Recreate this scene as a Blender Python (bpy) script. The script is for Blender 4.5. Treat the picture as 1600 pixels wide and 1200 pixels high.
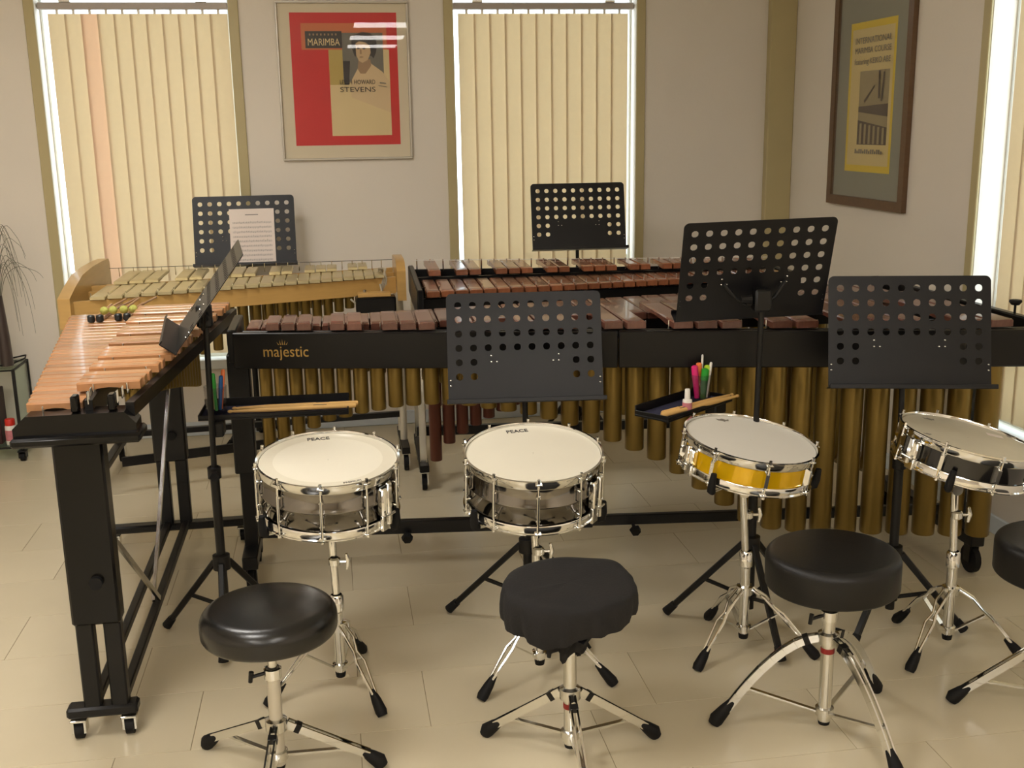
import bpy, math, random
from mathutils import Vector, Matrix, Euler
random.seed(7)
R = math.radians
for o in list(bpy.data.objects): bpy.data.objects.remove(o)
sc = bpy.context.scene
COL = sc.collection

# ------------------------------------------------------------------ camera
PITCH, YAW, ROLL, CAM_H, FPX = R(13.2), R(9.0), R(.95), 1.5, 1720.0
fw = Vector((math.sin(YAW)*math.cos(PITCH), math.cos(YAW)*math.cos(PITCH), -math.sin(PITCH)))
rt = Vector((math.cos(YAW), -math.sin(YAW), 0)); dn = fw.cross(rt)
rt2 = rt*math.cos(ROLL)+dn*math.sin(ROLL); dn2 = -rt*math.sin(ROLL)+dn*math.cos(ROLL)
cd = bpy.data.cameras.new('camera'); cam = bpy.data.objects.new('camera', cd); COL.objects.link(cam)
cam.matrix_world = Matrix(((rt2.x, -dn2.x, -fw.x, 0), (rt2.y, -dn2.y, -fw.y, 0), (rt2.z, -dn2.z, -fw.z, CAM_H), (0, 0, 0, 1)))
cd.sensor_width = 36; cd.lens = 36*FPX/1600; cd.clip_start = .02
sc.camera = cam

# ------------------------------------------------------------------ daylight and exposure
w = bpy.data.worlds.new('sky'); sc.world = w; w.use_nodes = True
bg = w.node_tree.nodes['Background']
bg.inputs[0].default_value = (.86, .94, 1.0, 1); bg.inputs[1].default_value = 2.7
sc.view_settings.view_transform = 'Standard'; sc.view_settings.look = 'None'
sc.view_settings.exposure = 0.55; sc.view_settings.gamma = 1.0; sc.view_settings.use_curve_mapping = False
PANEL_STRENGTH = 15.0

# ------------------------------------------------------------------ materials
def srgb(r, g, b):
    f = lambda c: (c/255/12.92 if c/255 <= .04045 else ((c/255+.055)/1.055)**2.4)
    return (f(r), f(g), f(b))
MATS = {}
def mat(name, col, rough=.5, metal=0.0, var=.06, scale=6.0, bump=0.0, bscale=60.0, coat=0.0, spec=.5, stretch=None, rnd=0.0, trans=0.0):
    m = bpy.data.materials.new(name); m.use_nodes = True; MATS[name] = m
    nt = m.node_tree; N = nt.nodes; L = nt.links; b = N['Principled BSDF']
    b.inputs['Roughness'].default_value = rough; b.inputs['Metallic'].default_value = metal
    b.inputs['Coat Weight'].default_value = coat; b.inputs['Specular IOR Level'].default_value = spec
    tc = N.new('ShaderNodeTexCoord'); mp = N.new('ShaderNodeMapping'); L.new(tc.outputs['Object'], mp.inputs[0])
    if stretch: mp.inputs['Scale'].default_value = stretch
    nz = N.new('ShaderNodeTexNoise'); nz.inputs['Scale'].default_value = scale; nz.inputs['Detail'].default_value = 4
    L.new(mp.outputs[0], nz.inputs[0])
    mx = N.new('ShaderNodeMix'); mx.data_type = 'RGBA'
    c = Vector(col)
    mx.inputs[6].default_value = (*[max(0, k*(1-var)) for k in c], 1); mx.inputs[7].default_value = (*[min(1, k*(1+var)) for k in c], 1)
    L.new(nz.outputs[0], mx.inputs[0])
    out = mx.outputs[2]
    if rnd:
        oi = N.new('ShaderNodeObjectInfo'); mr = N.new('ShaderNodeMapRange')
        mr.inputs[3].default_value = 1-rnd; mr.inputs[4].default_value = 1+rnd; L.new(oi.outputs['Random'], mr.inputs[0])
        hs = N.new('ShaderNodeHueSaturation'); L.new(mr.outputs[0], hs.inputs['Value']); L.new(out, hs.inputs['Color']); out = hs.outputs[0]
    L.new(out, b.inputs['Base Color'])
    if bump:
        bn = N.new('ShaderNodeTexNoise'); bn.inputs['Scale'].default_value = bscale; bn.inputs['Detail'].default_value = 3; L.new(mp.outputs[0], bn.inputs[0])
        bp = N.new('ShaderNodeBump'); bp.inputs['Strength'].default_value = bump; bp.inputs['Distance'].default_value = .002
        L.new(bn.outputs[0], bp.inputs['Height']); L.new(bp.outputs[0], b.inputs['Normal'])
    if trans:
        tr = N.new('ShaderNodeBsdfTranslucent'); L.new(out, tr.inputs[0]); ms = N.new('ShaderNodeMixShader'); ms.inputs[0].default_value = trans
        L.new(b.outputs[0], ms.inputs[1]); L.new(tr.outputs[0], ms.inputs[2]); L.new(ms.outputs[0], N['Material Output'].inputs[0])
    return m
def pane(name, tint=(1, 1, 1), refl=.035, rough=.0):
    m = bpy.data.materials.new(name); m.use_nodes = True; nt = m.node_tree; N = nt.nodes; L = nt.links
    N.remove(N['Principled BSDF'])
    t = N.new('ShaderNodeBsdfTransparent'); t.inputs[0].default_value = (*tint, 1)
    g = N.new('ShaderNodeBsdfGlossy'); g.inputs['Roughness'].default_value = rough
    lw = N.new('ShaderNodeLayerWeight'); pw = N.new('ShaderNodeMath'); pw.operation = 'POWER'; pw.inputs[1].default_value = 5; L.new(lw.outputs['Facing'], pw.inputs[0])
    fr = N.new('ShaderNodeMath'); fr.operation = 'MULTIPLY_ADD'; fr.inputs[1].default_value = .9; fr.inputs[2].default_value = refl; L.new(pw.outputs[0], fr.inputs[0])
    ms = N.new('ShaderNodeMixShader'); L.new(fr.outputs[0], ms.inputs[0]); L.new(t.outputs[0], ms.inputs[1]); L.new(g.outputs[0], ms.inputs[2])
    L.new(ms.outputs[0], N['Material Output'].inputs[0]); MATS[name] = m
    return m
mat('wall', srgb(232, 224, 212), .75, var=.03, scale=2.5, bump=.25, bscale=90)
mat('ceiling', srgb(236, 232, 224), .8, var=.03, bump=.2, bscale=120)
mat('trim_olive', srgb(188, 174, 130), .45, var=.05, scale=5)
mat('window_frame', srgb(222, 224, 220), .4, var=.03)
mat('baseboard', srgb(214, 222, 230), .4, var=.04)
mat('tile', srgb(207, 195, 167), .26, var=.07, scale=3.5, bump=.05, bscale=25, rnd=.025, spec=.45)
mat('grout', srgb(140, 124, 96), .7, var=.05)
mat('slat', srgb(234, 220, 194), .7, var=.03, scale=40, bump=.1, bscale=300, trans=.4)
mat('slat_pink', srgb(238, 214, 190), .7, var=.03, scale=40, bump=.15, bscale=300, trans=.4)
mat('rail_grey', srgb(178, 168, 160), .45, var=.03)
mat('chrome', (.82, .82, .80), .09, 1.0, var=.03, scale=20)
mat('chrome_soft', (.74, .73, .69), .22, 1.0, var=.05, scale=25)
mat('black_metal', srgb(13, 12, 12), .42, spec=.35, var=.15, scale=20, bump=.06, bscale=400)
mat('black_gloss', srgb(8, 7, 7), .22, var=.1, spec=.28)
mat('black_satin', srgb(10, 9, 9), .36, spec=.3, var=.12, scale=12)
mat('desk_black', srgb(18, 18, 21), .38, spec=.3, var=.12, scale=14, bump=.05, bscale=500)
mat('rubber', srgb(14, 13, 13), .7, spec=.3, var=.2, scale=30)
mat('leather', srgb(15, 14, 13), .27, var=.15, scale=30, bump=.12, bscale=260, spec=.6)
mat('vinyl', srgb(14, 13, 13), .45, spec=.4, var=.12, scale=40, bump=.2, bscale=350)
mat('cloth', srgb(22, 20, 20), .9, var=.22, scale=18, bump=.5, bscale=180)
mat('shell_steel', (.22, .205, .185), .09, 1.0, var=.06, scale=10)
mat('shell_gold', srgb(230, 182, 12), .16, .35, var=.06, scale=8, coat=.5)
mat('shell_black', srgb(16, 15, 15), .12, var=.06, scale=8, coat=.5)
mat('rosewood', srgb(104, 66, 54), .27, var=.38, scale=9, stretch=(9, .8, 3), rnd=.22, coat=.25)
mat('rosewood_red', srgb(134, 82, 54), .26, var=.36, scale=9, stretch=(9, .8, 3), rnd=.22, coat=.3)
mat('padauk', srgb(172, 122, 80), .28, var=.26, scale=9, stretch=(.8, 9, 3), rnd=.22, coat=.25)
mat('gold_bar', srgb(204, 190, 148), .35, .55, var=.05, scale=8)
mat('gold_tube', srgb(136, 113, 58), .32, .72, var=.10, scale=7, rnd=.06)
mat('brown_tube', srgb(98, 52, 40), .35, .3, var=.12, scale=6)
mat('light_wood', srgb(192, 152, 88), .35, var=.16, scale=7, stretch=(1, 1, 9), coat=.2)
mat('gold_print', srgb(196, 158, 84), .4, .4, var=.05)
mat('head_cream', srgb(232, 226, 208), .4, var=.03, scale=9, spec=.45)
mat('head_white', srgb(226, 222, 212), .5, var=.03, scale=9)
mat('head_worn', srgb(206, 198, 176), .5, var=.10, scale=9)
mat('ring_film', srgb(221, 214, 194), .35, var=.03)
mat('ink', srgb(52, 47, 44), .6, var=.1)
mat('ink_grey', srgb(128, 122, 110), .6, var=.1)
mat('paper', srgb(236, 224, 216), .8, var=.02)
mat('staff_ink', srgb(150, 142, 138), .8, var=.1)
mat('mat_board', srgb(222, 210, 184), .8, var=.02)
mat('poster_red', srgb(206, 30, 30), .5, var=.06, scale=4)
mat('poster_peach', srgb(206, 112, 66), .5, var=.06, scale=4)
mat('poster_cream', srgb(222, 200, 150), .5, var=.05, scale=4)
mat('poster_ochre', srgb(188, 164, 88), .5, var=.06, scale=4)
mat('poster_grey', srgb(112, 108, 98), .5, var=.15, scale=9)
mat('poster_dark', srgb(50, 45, 44), .5, var=.1)
mat('poster_skin', srgb(202, 172, 132), .5, var=.08, scale=9)
mat('poster_shade', srgb(160, 128, 96), .5, var=.08, scale=9)
mat('poster_shirt', srgb(216, 190, 148), .5, var=.05, scale=6)
mat('yellow_paper', srgb(224, 196, 50), .6, var=.04)
mat('cream_paper', srgb(214, 194, 134), .6, var=.04)
mat('mat_grey', srgb(142, 142, 128), .8, var=.04)
mat('frame_brown', srgb(104, 78, 54), .4, var=.2, scale=8, stretch=(8, 8, 1))
mat('frame_silver', srgb(196, 190, 178), .35, .5, var=.05)
mat('photo_mid', srgb(156, 142, 106), .6, var=.12, scale=20)
mat('photo_dark', srgb(84, 70, 56), .6, var=.18, scale=25)
mat('mallet_yellow', srgb(178, 180, 92), .85, var=.15, scale=60, bump=.4, bscale=400)
mat('mallet_dark', srgb(26, 32, 34), .4, var=.2, scale=30)
mat('stick_wood', srgb(212, 170, 104), .5, var=.14, scale=10, stretch=(1, 8, 8))
mat('plastic_white', srgb(232, 228, 220), .4, var=.03)
mat('plastic_red', srgb(206, 44, 30), .4, var=.05)
mat('label_pink', srgb(196, 120, 128), .5, var=.3, scale=60)
mat('pen_green', srgb(26, 150, 40), .35, var=.06)
mat('pen_lime', srgb(180, 214, 50), .35, var=.06)
mat('pen_blue', srgb(30, 96, 168), .35, var=.06)
mat('pen_orange', srgb(244, 128, 70), .35, var=.06)
mat('pen_pink', srgb(226, 40, 120), .35, var=.06)
mat('pen_darkgreen', srgb(20, 92, 40), .35, var=.06)
mat('pen_yellow', srgb(226, 220, 120), .35, var=.06)
mat('leaf_dry', srgb(112, 108, 92), .7, var=.2, scale=20)
mat('leaf_green', srgb(56, 112, 40), .5, var=.25, scale=20)
mat('vase', srgb(72, 60, 56), .3, var=.25, scale=12, stretch=(6, 6, 1))
mat('maroon', srgb(52, 18, 22), .5, var=.2)
mat('cable_grey', srgb(176, 166, 146), .5, var=.06)
mat('felt_blue', srgb(40, 42, 70), .9, var=.2, scale=60)
mat('tape_red', srgb(140, 30, 26), .5, var=.1)
mat('tube_ivory', srgb(206, 198, 180), .3, .3, var=.04)
pane('window_glass', (.97, 1, 1)); pane('picture_glass', (1, 1, 1), .016); pane('trolley_glass', (.80, .88, .82)); pane('cup_clear', (.86, .86, .88))
m = bpy.data.materials.new('lamp_diffuser'); m.use_nodes = True; MATS['lamp_diffuser'] = m
b_ = m.node_tree.nodes['Principled BSDF']; b_.inputs['Emission Color'].default_value = (1, .955, .90, 1); b_.inputs['Emission Strength'].default_value = PANEL_STRENGTH

# ------------------------------------------------------------------ mesh helpers
class MB:
    def __init__(s, T=None): s.v = []; s.f = []; s.T = T or Matrix()
    def add(s, vs, fs):
        n = len(s.v); s.v += [tuple(s.T @ Vector(p)) for p in vs]; s.f += [tuple(i+n for i in f) for f in fs]; return s
    def box(s, x0, x1, y0, y1, z0, z1, ch=0.0):
        if not ch:
            return s.add([(x, y, z) for x in (x0, x1) for y in (y0, y1) for z in (z0, z1)],
                         [(0, 1, 3, 2), (4, 6, 7, 5), (0, 4, 5, 1), (2, 3, 7, 6), (0, 2, 6, 4), (1, 5, 7, 3)])
        ch = min(ch, (x1-x0)*.45, (y1-y0)*.45, (z1-z0)*.45); vs = []; ix = {}
        for a in (0, 1):
            for b in (0, 1):
                for c in (0, 1):
                    p = ((x0, x1)[a], (y0, y1)[b], (z0, z1)[c]); d = ((ch, -ch)[a], (ch, -ch)[b], (ch, -ch)[c])
                    for k in range(3):
                        q = [p[i]+(0 if i == k else d[i]) for i in range(3)]; ix[a, b, c, k] = len(vs); vs.append(q)
        fs = []
        for k in range(3):
            i, j = [(1, 2), (0, 2), (0, 1)][k]
            for e in (0, 1):
                f = []
                for (p, q) in ((0, 0), (1, 0), (1, 1), (0, 1)):
                    t = [0, 0, 0]; t[k] = e; t[i] = p; t[j] = q; f.append(ix[(*t, k)])
                fs.append(tuple(f))
            for (p, q) in ((0, 0), (1, 0), (1, 1), (0, 1)):
                f = []
                for e in (0, 1):
                    t = [0, 0, 0]; t[k] = e; t[i] = p; t[j] = q; f += [ix[(*t, i)], ix[(*t, j)]] if e == 0 else [ix[(*t, j)], ix[(*t, i)]]
                fs.append(tuple(f))
        for a in (0, 1):
            for b in (0, 1):
                for c in (0, 1): fs.append((ix[a, b, c, 0], ix[a, b, c, 1], ix[a, b, c, 2]))
        return s.add(vs, fs)
    def cbox(s, c, d, ch=0.0):
        return s.box(c[0]-d[0]/2, c[0]+d[0]/2, c[1]-d[1]/2, c[1]+d[1]/2, c[2]-d[2]/2, c[2]+d[2]/2, ch)
    def bar(s, a, b, wx, wy, up=(0, 0, 1), ch=0.0):
        a = Vector(a); b = Vector(b); d = b-a; L = d.length; z = d.normalized(); u = Vector(up)
        if abs(z.dot(u)) > .98: u = Vector((0, 1, 0))
        x = u.cross(z).normalized(); y = z.cross(x); old = s.T
        s.T = old @ Matrix(((x.x, y.x, z.x, a.x), (x.y, y.y, z.y, a.y), (x.z, y.z, z.z, a.z), (0, 0, 0, 1)))
        s.box(-wx/2, wx/2, -wy/2, wy/2, 0, L, ch); s.T = old; return s
    def tube(s, pts, r, seg=8, caps=True):
        P = [Vector(p) for p in pts]; n = len(P); rs = r if isinstance(r, (list, tuple)) else [r]*n
        tan = [(P[min(i+1, n-1)]-P[max(i-1, 0)]).normalized() for i in range(n)]
        u = Vector((0, 0, 1)) if abs(tan[0].z) < .9 else Vector((1, 0, 0))
        x = u.cross(tan[0]).normalized(); vs = []; fs = []
        for i in range(n):
            x = (x-tan[i]*x.dot(tan[i])).normalized(); y = tan[i].cross(x)
            for k in range(seg):
                a = 2*math.pi*k/seg; vs.append(P[i]+(x*math.cos(a)+y*math.sin(a))*rs[i])
        for i in range(n-1):
            for k in range(seg):
                k2 = (k+1) % seg; fs.append((i*seg+k, i*seg+k2, (i+1)*seg+k2, (i+1)*seg+k))
        if caps: fs += [tuple(range(seg-1, -1, -1)), tuple((n-1)*seg+k for k in range(seg))]
        return s.add(vs, fs)
    def cyl(s, a, b, r0, r1=None, seg=12, caps=True): return s.tube([a, b], [r0, r0 if r1 is None else r1], seg, caps)
    def lathe(s, prof, seg=32, c=(0, 0, 0), closed=False, caps=False):
        vs = []; fs = []; n = len(prof)
        for (r, z) in prof:
            for k in range(seg):
                a = 2*math.pi*k/seg; vs.append((c[0]+r*math.cos(a), c[1]+r*math.sin(a), c[2]+z))
        for i in range(n if closed else n-1):
            j = (i+1) % n
            for k in range(seg):
                k2 = (k+1) % seg; fs.append((i*seg+k, i*seg+k2, j*seg+k2, j*seg+k))
        if caps: fs += [tuple(range(seg-1, -1, -1)), tuple((n-1)*seg+k for k in range(seg))]
        return s.add(vs, fs)
    def prism(s, poly, z0, z1):
        n = len(poly); vs = [(x, y, z0) for x, y in poly]+[(x, y, z1) for x, y in poly]
        return s.add(vs, [tuple(range(n-1, -1, -1)), tuple(range(n, 2*n))]+[(i, (i+1) % n, n+(i+1) % n, n+i) for i in range(n)])
    def ball(s, c, r, seg=12, rings=8, sz=1.0):
        vs = []; fs = []
        for i in range(rings+1):
            t = math.pi*i/rings
            for k in range(seg):
                a = 2*math.pi*k/seg; vs.append((c[0]+r*math.sin(t)*math.cos(a), c[1]+r*math.sin(t)*math.sin(a), c[2]-r*sz*math.cos(t)))
        for i in range(rings):
            for k in range(seg): fs.append((i*seg+k, i*seg+(k+1) % seg, (i+1)*seg+(k+1) % seg, (i+1)*seg+k))
        return s.add(vs, fs)
    def mesh(s, name, material, angle=38):
        me = bpy.data.meshes.new(name); me.from_pydata(s.v, [], s.f); me.validate(); me.update()
        me.polygons.foreach_set('use_smooth', [True]*len(me.polygons)); me.set_sharp_from_angle(angle=R(angle))
        import bmesh
        bm = bmesh.new(); bm.from_mesh(me); bmesh.ops.remove_doubles(bm, verts=bm.verts, dist=1e-6); bmesh.ops.recalc_face_normals(bm, faces=bm.faces); bm.to_mesh(me); bm.free()
        me.materials.append(MATS[material]); return me
    def build(s, name, material, parent=None, angle=38): return obj(name, s.mesh(name, material, angle), parent)
def obj(name, me, parent=None, loc=None, rz=None):
    o = bpy.data.objects.new(name, me); COL.objects.link(o); o.parent = parent
    if loc is not None: o.location = loc
    if rz is not None: o.rotation_euler = (0, 0, rz)
    return o
def tag(o, label, cat, group=None, kind=None):
    o['label'] = label; o['category'] = cat
    if group: o['group'] = group
    if kind: o['kind'] = kind
    return o
def thing(name, label, cat, loc=(0, 0, 0), rz=0.0, group=None):
    o = obj(name, None, None, loc, rz); o.empty_display_size = .1; return tag(o, label, cat, group)
def struct(o): o['kind'] = 'structure'; return o
def text_mesh(name, body, size, material, width=None, depth=.0004, bold=0.0, shear=0.0):
    cu = bpy.data.curves.new(name, 'FONT'); cu.body = body; cu.size = size; cu.align_x = 'CENTER'; cu.align_y = 'CENTER'; cu.extrude = depth; cu.offset = bold; cu.shear = shear; cu.resolution_u = 3
    to = bpy.data.objects.new(name, cu); COL.objects.link(to)
    bpy.context.view_layer.update(); dg = bpy.context.evaluated_depsgraph_get()
    me = bpy.data.meshes.new_from_object(to.evaluated_get(dg)); bpy.data.objects.remove(to); bpy.data.curves.remove(cu)
    xs = [v.co.x for v in me.vertices]; 
    if width and xs:
        k = width/(max(xs)-min(xs))
        for v in me.vertices: v.co.x *= k
    me.materials.clear(); me.materials.append(MATS[material]); me.name = name
    return me
def text(name, body, size, material, parent, M, width=None, bold=0.0, depth=.0004):
    o = obj(name, text_mesh(name, body, size, material, width, depth, bold), parent); o.matrix_local = M; return o
def frame3(o, x, y, z):     # matrix from origin and three axes
    x = Vector(x).normalized(); y = Vector(y).normalized(); z = Vector(z).normalized()
    return Matrix(((x.x, y.x, z.x, o[0]), (x.y, y.y, z.y, o[1]), (x.z, y.z, z.z, o[2]), (0, 0, 0, 1)))
def lerp(t, tab):
    for (a, va), (b, vb) in zip(tab, tab[1:]):
        if t <= b: return va+(vb-va)*max(0, (t-a))/(b-a)
    return tab[-1][1]

# ------------------------------------------------------------------ room shell
YB, XR, XL, YF, ZC = 5.56, 2.36, -3.3, -7.4, 2.5
WT = .15
# floor: slab with single tiles laid in running bond where the photograph shows them
fl = struct(MB().box(XL, XR, YF, YB, -.12, -.0015).build('floor', 'grout'))
TW, TD, Y0T = .60, .30, 1.36
tme = {}
def tile_mesh(w_, d_):
    k = (round(w_, 3), round(d_, 3))
    if k not in tme: tme[k] = MB().box(0.0009, w_-.0009, .0009, d_-.0009, -.008, 0, .0005).mesh('tile', 'tile')
    return tme[k]
ny = int((YB-Y0T)/TD+.001)
for j in range(ny):
    y = Y0T+j*TD; x = XL-(TW*.5 if j % 2 else .12)
    while x < XR-.001:
        a = max(x, XL); b = min(x+TW, XR)
        if b-a > .03: obj('tile', tile_mesh(b-a, TD), fl, (a, y, 0))
        x += TW
MB().box(XL, XR, YF, Y0T, -.008, 0).build('tile_field', 'tile', fl)['kind'] = 'stuff'
struct(MB().box(XL-.2, XR+.2, YF-.2, YB+.2, ZC, ZC+.15).build('ceiling', 'ceiling'))
# walls with openings
ZS, ZT = .38, 2.22
W1, W2 = (-1.297, -.437), (.621, 1.535)
W3 = (2.62, 3.79)
mb = MB()
xs = [XL-.2, W1[0], W1[1], W2[0], W2[1], XR+.2]
for i in range(5):
    if i in (1, 3):
        mb.box(xs[i], xs[i+1], YB, YB+WT, 0, ZS); mb.box(xs[i], xs[i+1], YB, YB+WT, ZT, ZC)
    else: mb.box(xs[i], xs[i+1], YB, YB+WT, 0, ZC)
struct(mb.build('wall_back', 'wall'))
mb = MB()
mb.box(XR, XR+WT, W3[1], YB, 0, ZC); mb.box(XR, XR+WT, YF, W3[0], 0, ZC); mb.box(XR, XR+WT, W3[0], W3[1], 0, ZS); mb.box(XR, XR+WT, W3[0], W3[1], ZT, ZC)
struct(mb.build('wall_right', 'wall'))
struct(MB().box(XL-WT, XL, YF, YB, 0, ZC).build('wall_left', 'wall'))
struct(MB().box(XL-WT, XR+WT, YF-WT, YF, 0, ZC).build('wall_front', 'wall'))
struct(MB().box(XL, XR-.012, YB-.012, YB, 0, .07, .003).build('baseboard_back', 'baseboard'))
struct(MB().box(XR-.012, XR, YF, YB-.012, 0, .07, .003).build('baseboard_right', 'baseboard'))
# square olive column boxed into the corner
struct(MB().box(2.222, XR, YB-.05, YB, .07, ZC, .004).build('trim_1', 'trim_olive'))

def window(n, M, wdt):      # local: x across the opening 0..wdt, y into the wall, z up
    r = struct(obj('window_%d' % n, None)); r.matrix_world = M
    cw = .047
    for (a, b, c, d) in ((-cw, 0, ZS-cw, ZT+cw), (wdt, wdt+cw, ZS-cw, ZT+cw)): MB().box(a, b, -.012, -.0003, c, d, .003).build('casing', 'trim_olive', r)
    MB().box(0, wdt, -.012, -.0003, ZT, ZT+cw, .003).build('casing', 'trim_olive', r)
    MB().box(-cw-.02, wdt+cw+.02, -.025, -.0125, ZS-.040, ZS+.006, .004).build('window_sill', 'window_frame', r); MB().box(.0005, wdt-.0005, -.0125, .088, ZS+.0004, ZS+.006).build('window_sill', 'window_frame', r)
    for (a, b, c, d) in ((0, .012, ZS, ZT), (wdt-.012, wdt, ZS, ZT), (.012, wdt-.012, ZS, ZS+.03), (.012, wdt-.012, ZT-.03, ZT), (.012, wdt-.012, ZS+.42, ZS+.45)):
        MB().box(a, b, .09, .13, c, d, .004).build('window_frame', 'window_frame', r)
    MB().box(.012, wdt-.012, .107, .113, ZS+.03, ZS+.42).build('pane', 'window_glass', r); MB().box(.012, wdt-.012, .107, .113, ZS+.45, ZT-.03).build('pane', 'window_glass', r)
def blind(M, x0, pitch, n, wdt, label, odd=()):
    r = tag(obj('vertical_blind', None), label, 'blind', 'vertical blinds'); r.matrix_world = M
    zt = 2.037
    MB().box(.004, wdt-.004, .03, .066, zt+.018, zt+.05, .004).build('headrail', 'rail_grey', r)
    for k in range(2): MB().box(.1+k*(wdt-.25), .15+k*(wdt-.25), .03, .07, zt+.05, zt+.062, .002).build('bracket', 'chrome_soft', r)
    sw = pitch*1.15; me = {}
    for i in range(n):
        pm = 'slat_pink' if i in odd else 'slat'
        if pm not in me:
            vs = []; fs = []; K = 6
            for k in range(K+1):
                t = k/K*2-1; x = t*sw/2; y = .0025*(1-t*t)
                for z in (ZS+.03, zt): vs += [(x, y, z), (x, y+.0008, z)]
            for k in range(K):
                a = 4*k; b = a+4; fs += [(a, b, b+2, a+2), (a+1, a+3, b+3, b+1), (a, a+1, b+1, b), (a+2, b+2, b+3, a+3)]
            fs += [(0, 2, 3, 1), (4*K, 4*K+1, 4*K+3, 4*K+2)]
            me[pm] = MB().add(vs, fs).mesh('slat', pm)
        s_ = obj('slat', me[pm], r, (x0+pitch*(i+.5), .045, 0), R(4.5 if i not in odd else 9))
        if i == 0: hm = MB().box(-.006, .006, -.002, .002, zt, zt+.018).mesh('hook', 'plastic_white')
        obj('hook', hm, r, (x0+pitch*(i+.5), .047, 0))
MW1 = Matrix.Translation((W1[0], YB, 0)); MW2 = Matrix.Translation((W2[0], YB, 0))
MW3 = frame3((XR, W3[1], 0), (0, -1, 0), (1, 0, 0), (0, 0, 1))
window(1, MW1, W1[1]-W1[0]); window(2, MW2, W2[1]-W2[0]); window(3, MW3, W3[1]-W3[0])
blind(MW1, .05, .0725, 11, W1[1]-W1[0], 'cream vertical blind behind the gold vibraphone, with one pinkish slat', (2,))
blind(MW2, .034, .0768, 11, W2[1]-W2[0], 'cream vertical blind in the window right of the red poster')
blind(MW3, .10, .0765, 13, W3[1]-W3[0], 'cream vertical blind at the right edge, on the wall with the yellow poster')

# ceiling light panels (their reflections show in the poster glass)
LAMPS = [(-.85, 3.45), (-.85, 1.75), (.62, -.38), (.62, -1.95), (.62, -3.3), (-1.5, -.38), (-1.5, -1.95), (-1.5, -3.3), (-1.5, -4.8)]
for j, (x, y) in enumerate(LAMPS):
        lab = {2: 'square ceiling light whose reflection is topmost in the red poster glass', 3: 'square ceiling light whose reflection is the middle one in the red poster glass', 4: 'square ceiling light whose reflection is lowest in the red poster glass'}.get(j, 'recessed square fluorescent panel in the ceiling, above the frame')
        t = thing('ceiling_light', lab, 'lamp', (x, y, ZC), 0, 'ceiling light panels')
        f_ = MB(); a = .3
        for (x0, x1, y0, y1) in ((-a-.02, a+.02, -a-.02, -a), (-a-.02, a+.02, a, a+.02), (-a-.02, -a, -a, a), (a, a+.02, -a, a)): f_.box(x0, x1, y0, y1, -.012, 0)
        f_.build('frame', 'plastic_white', t); MB().box(-a, a, -a, a, -.008, -.003).build('diffuser', 'lamp_diffuser', t)

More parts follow.
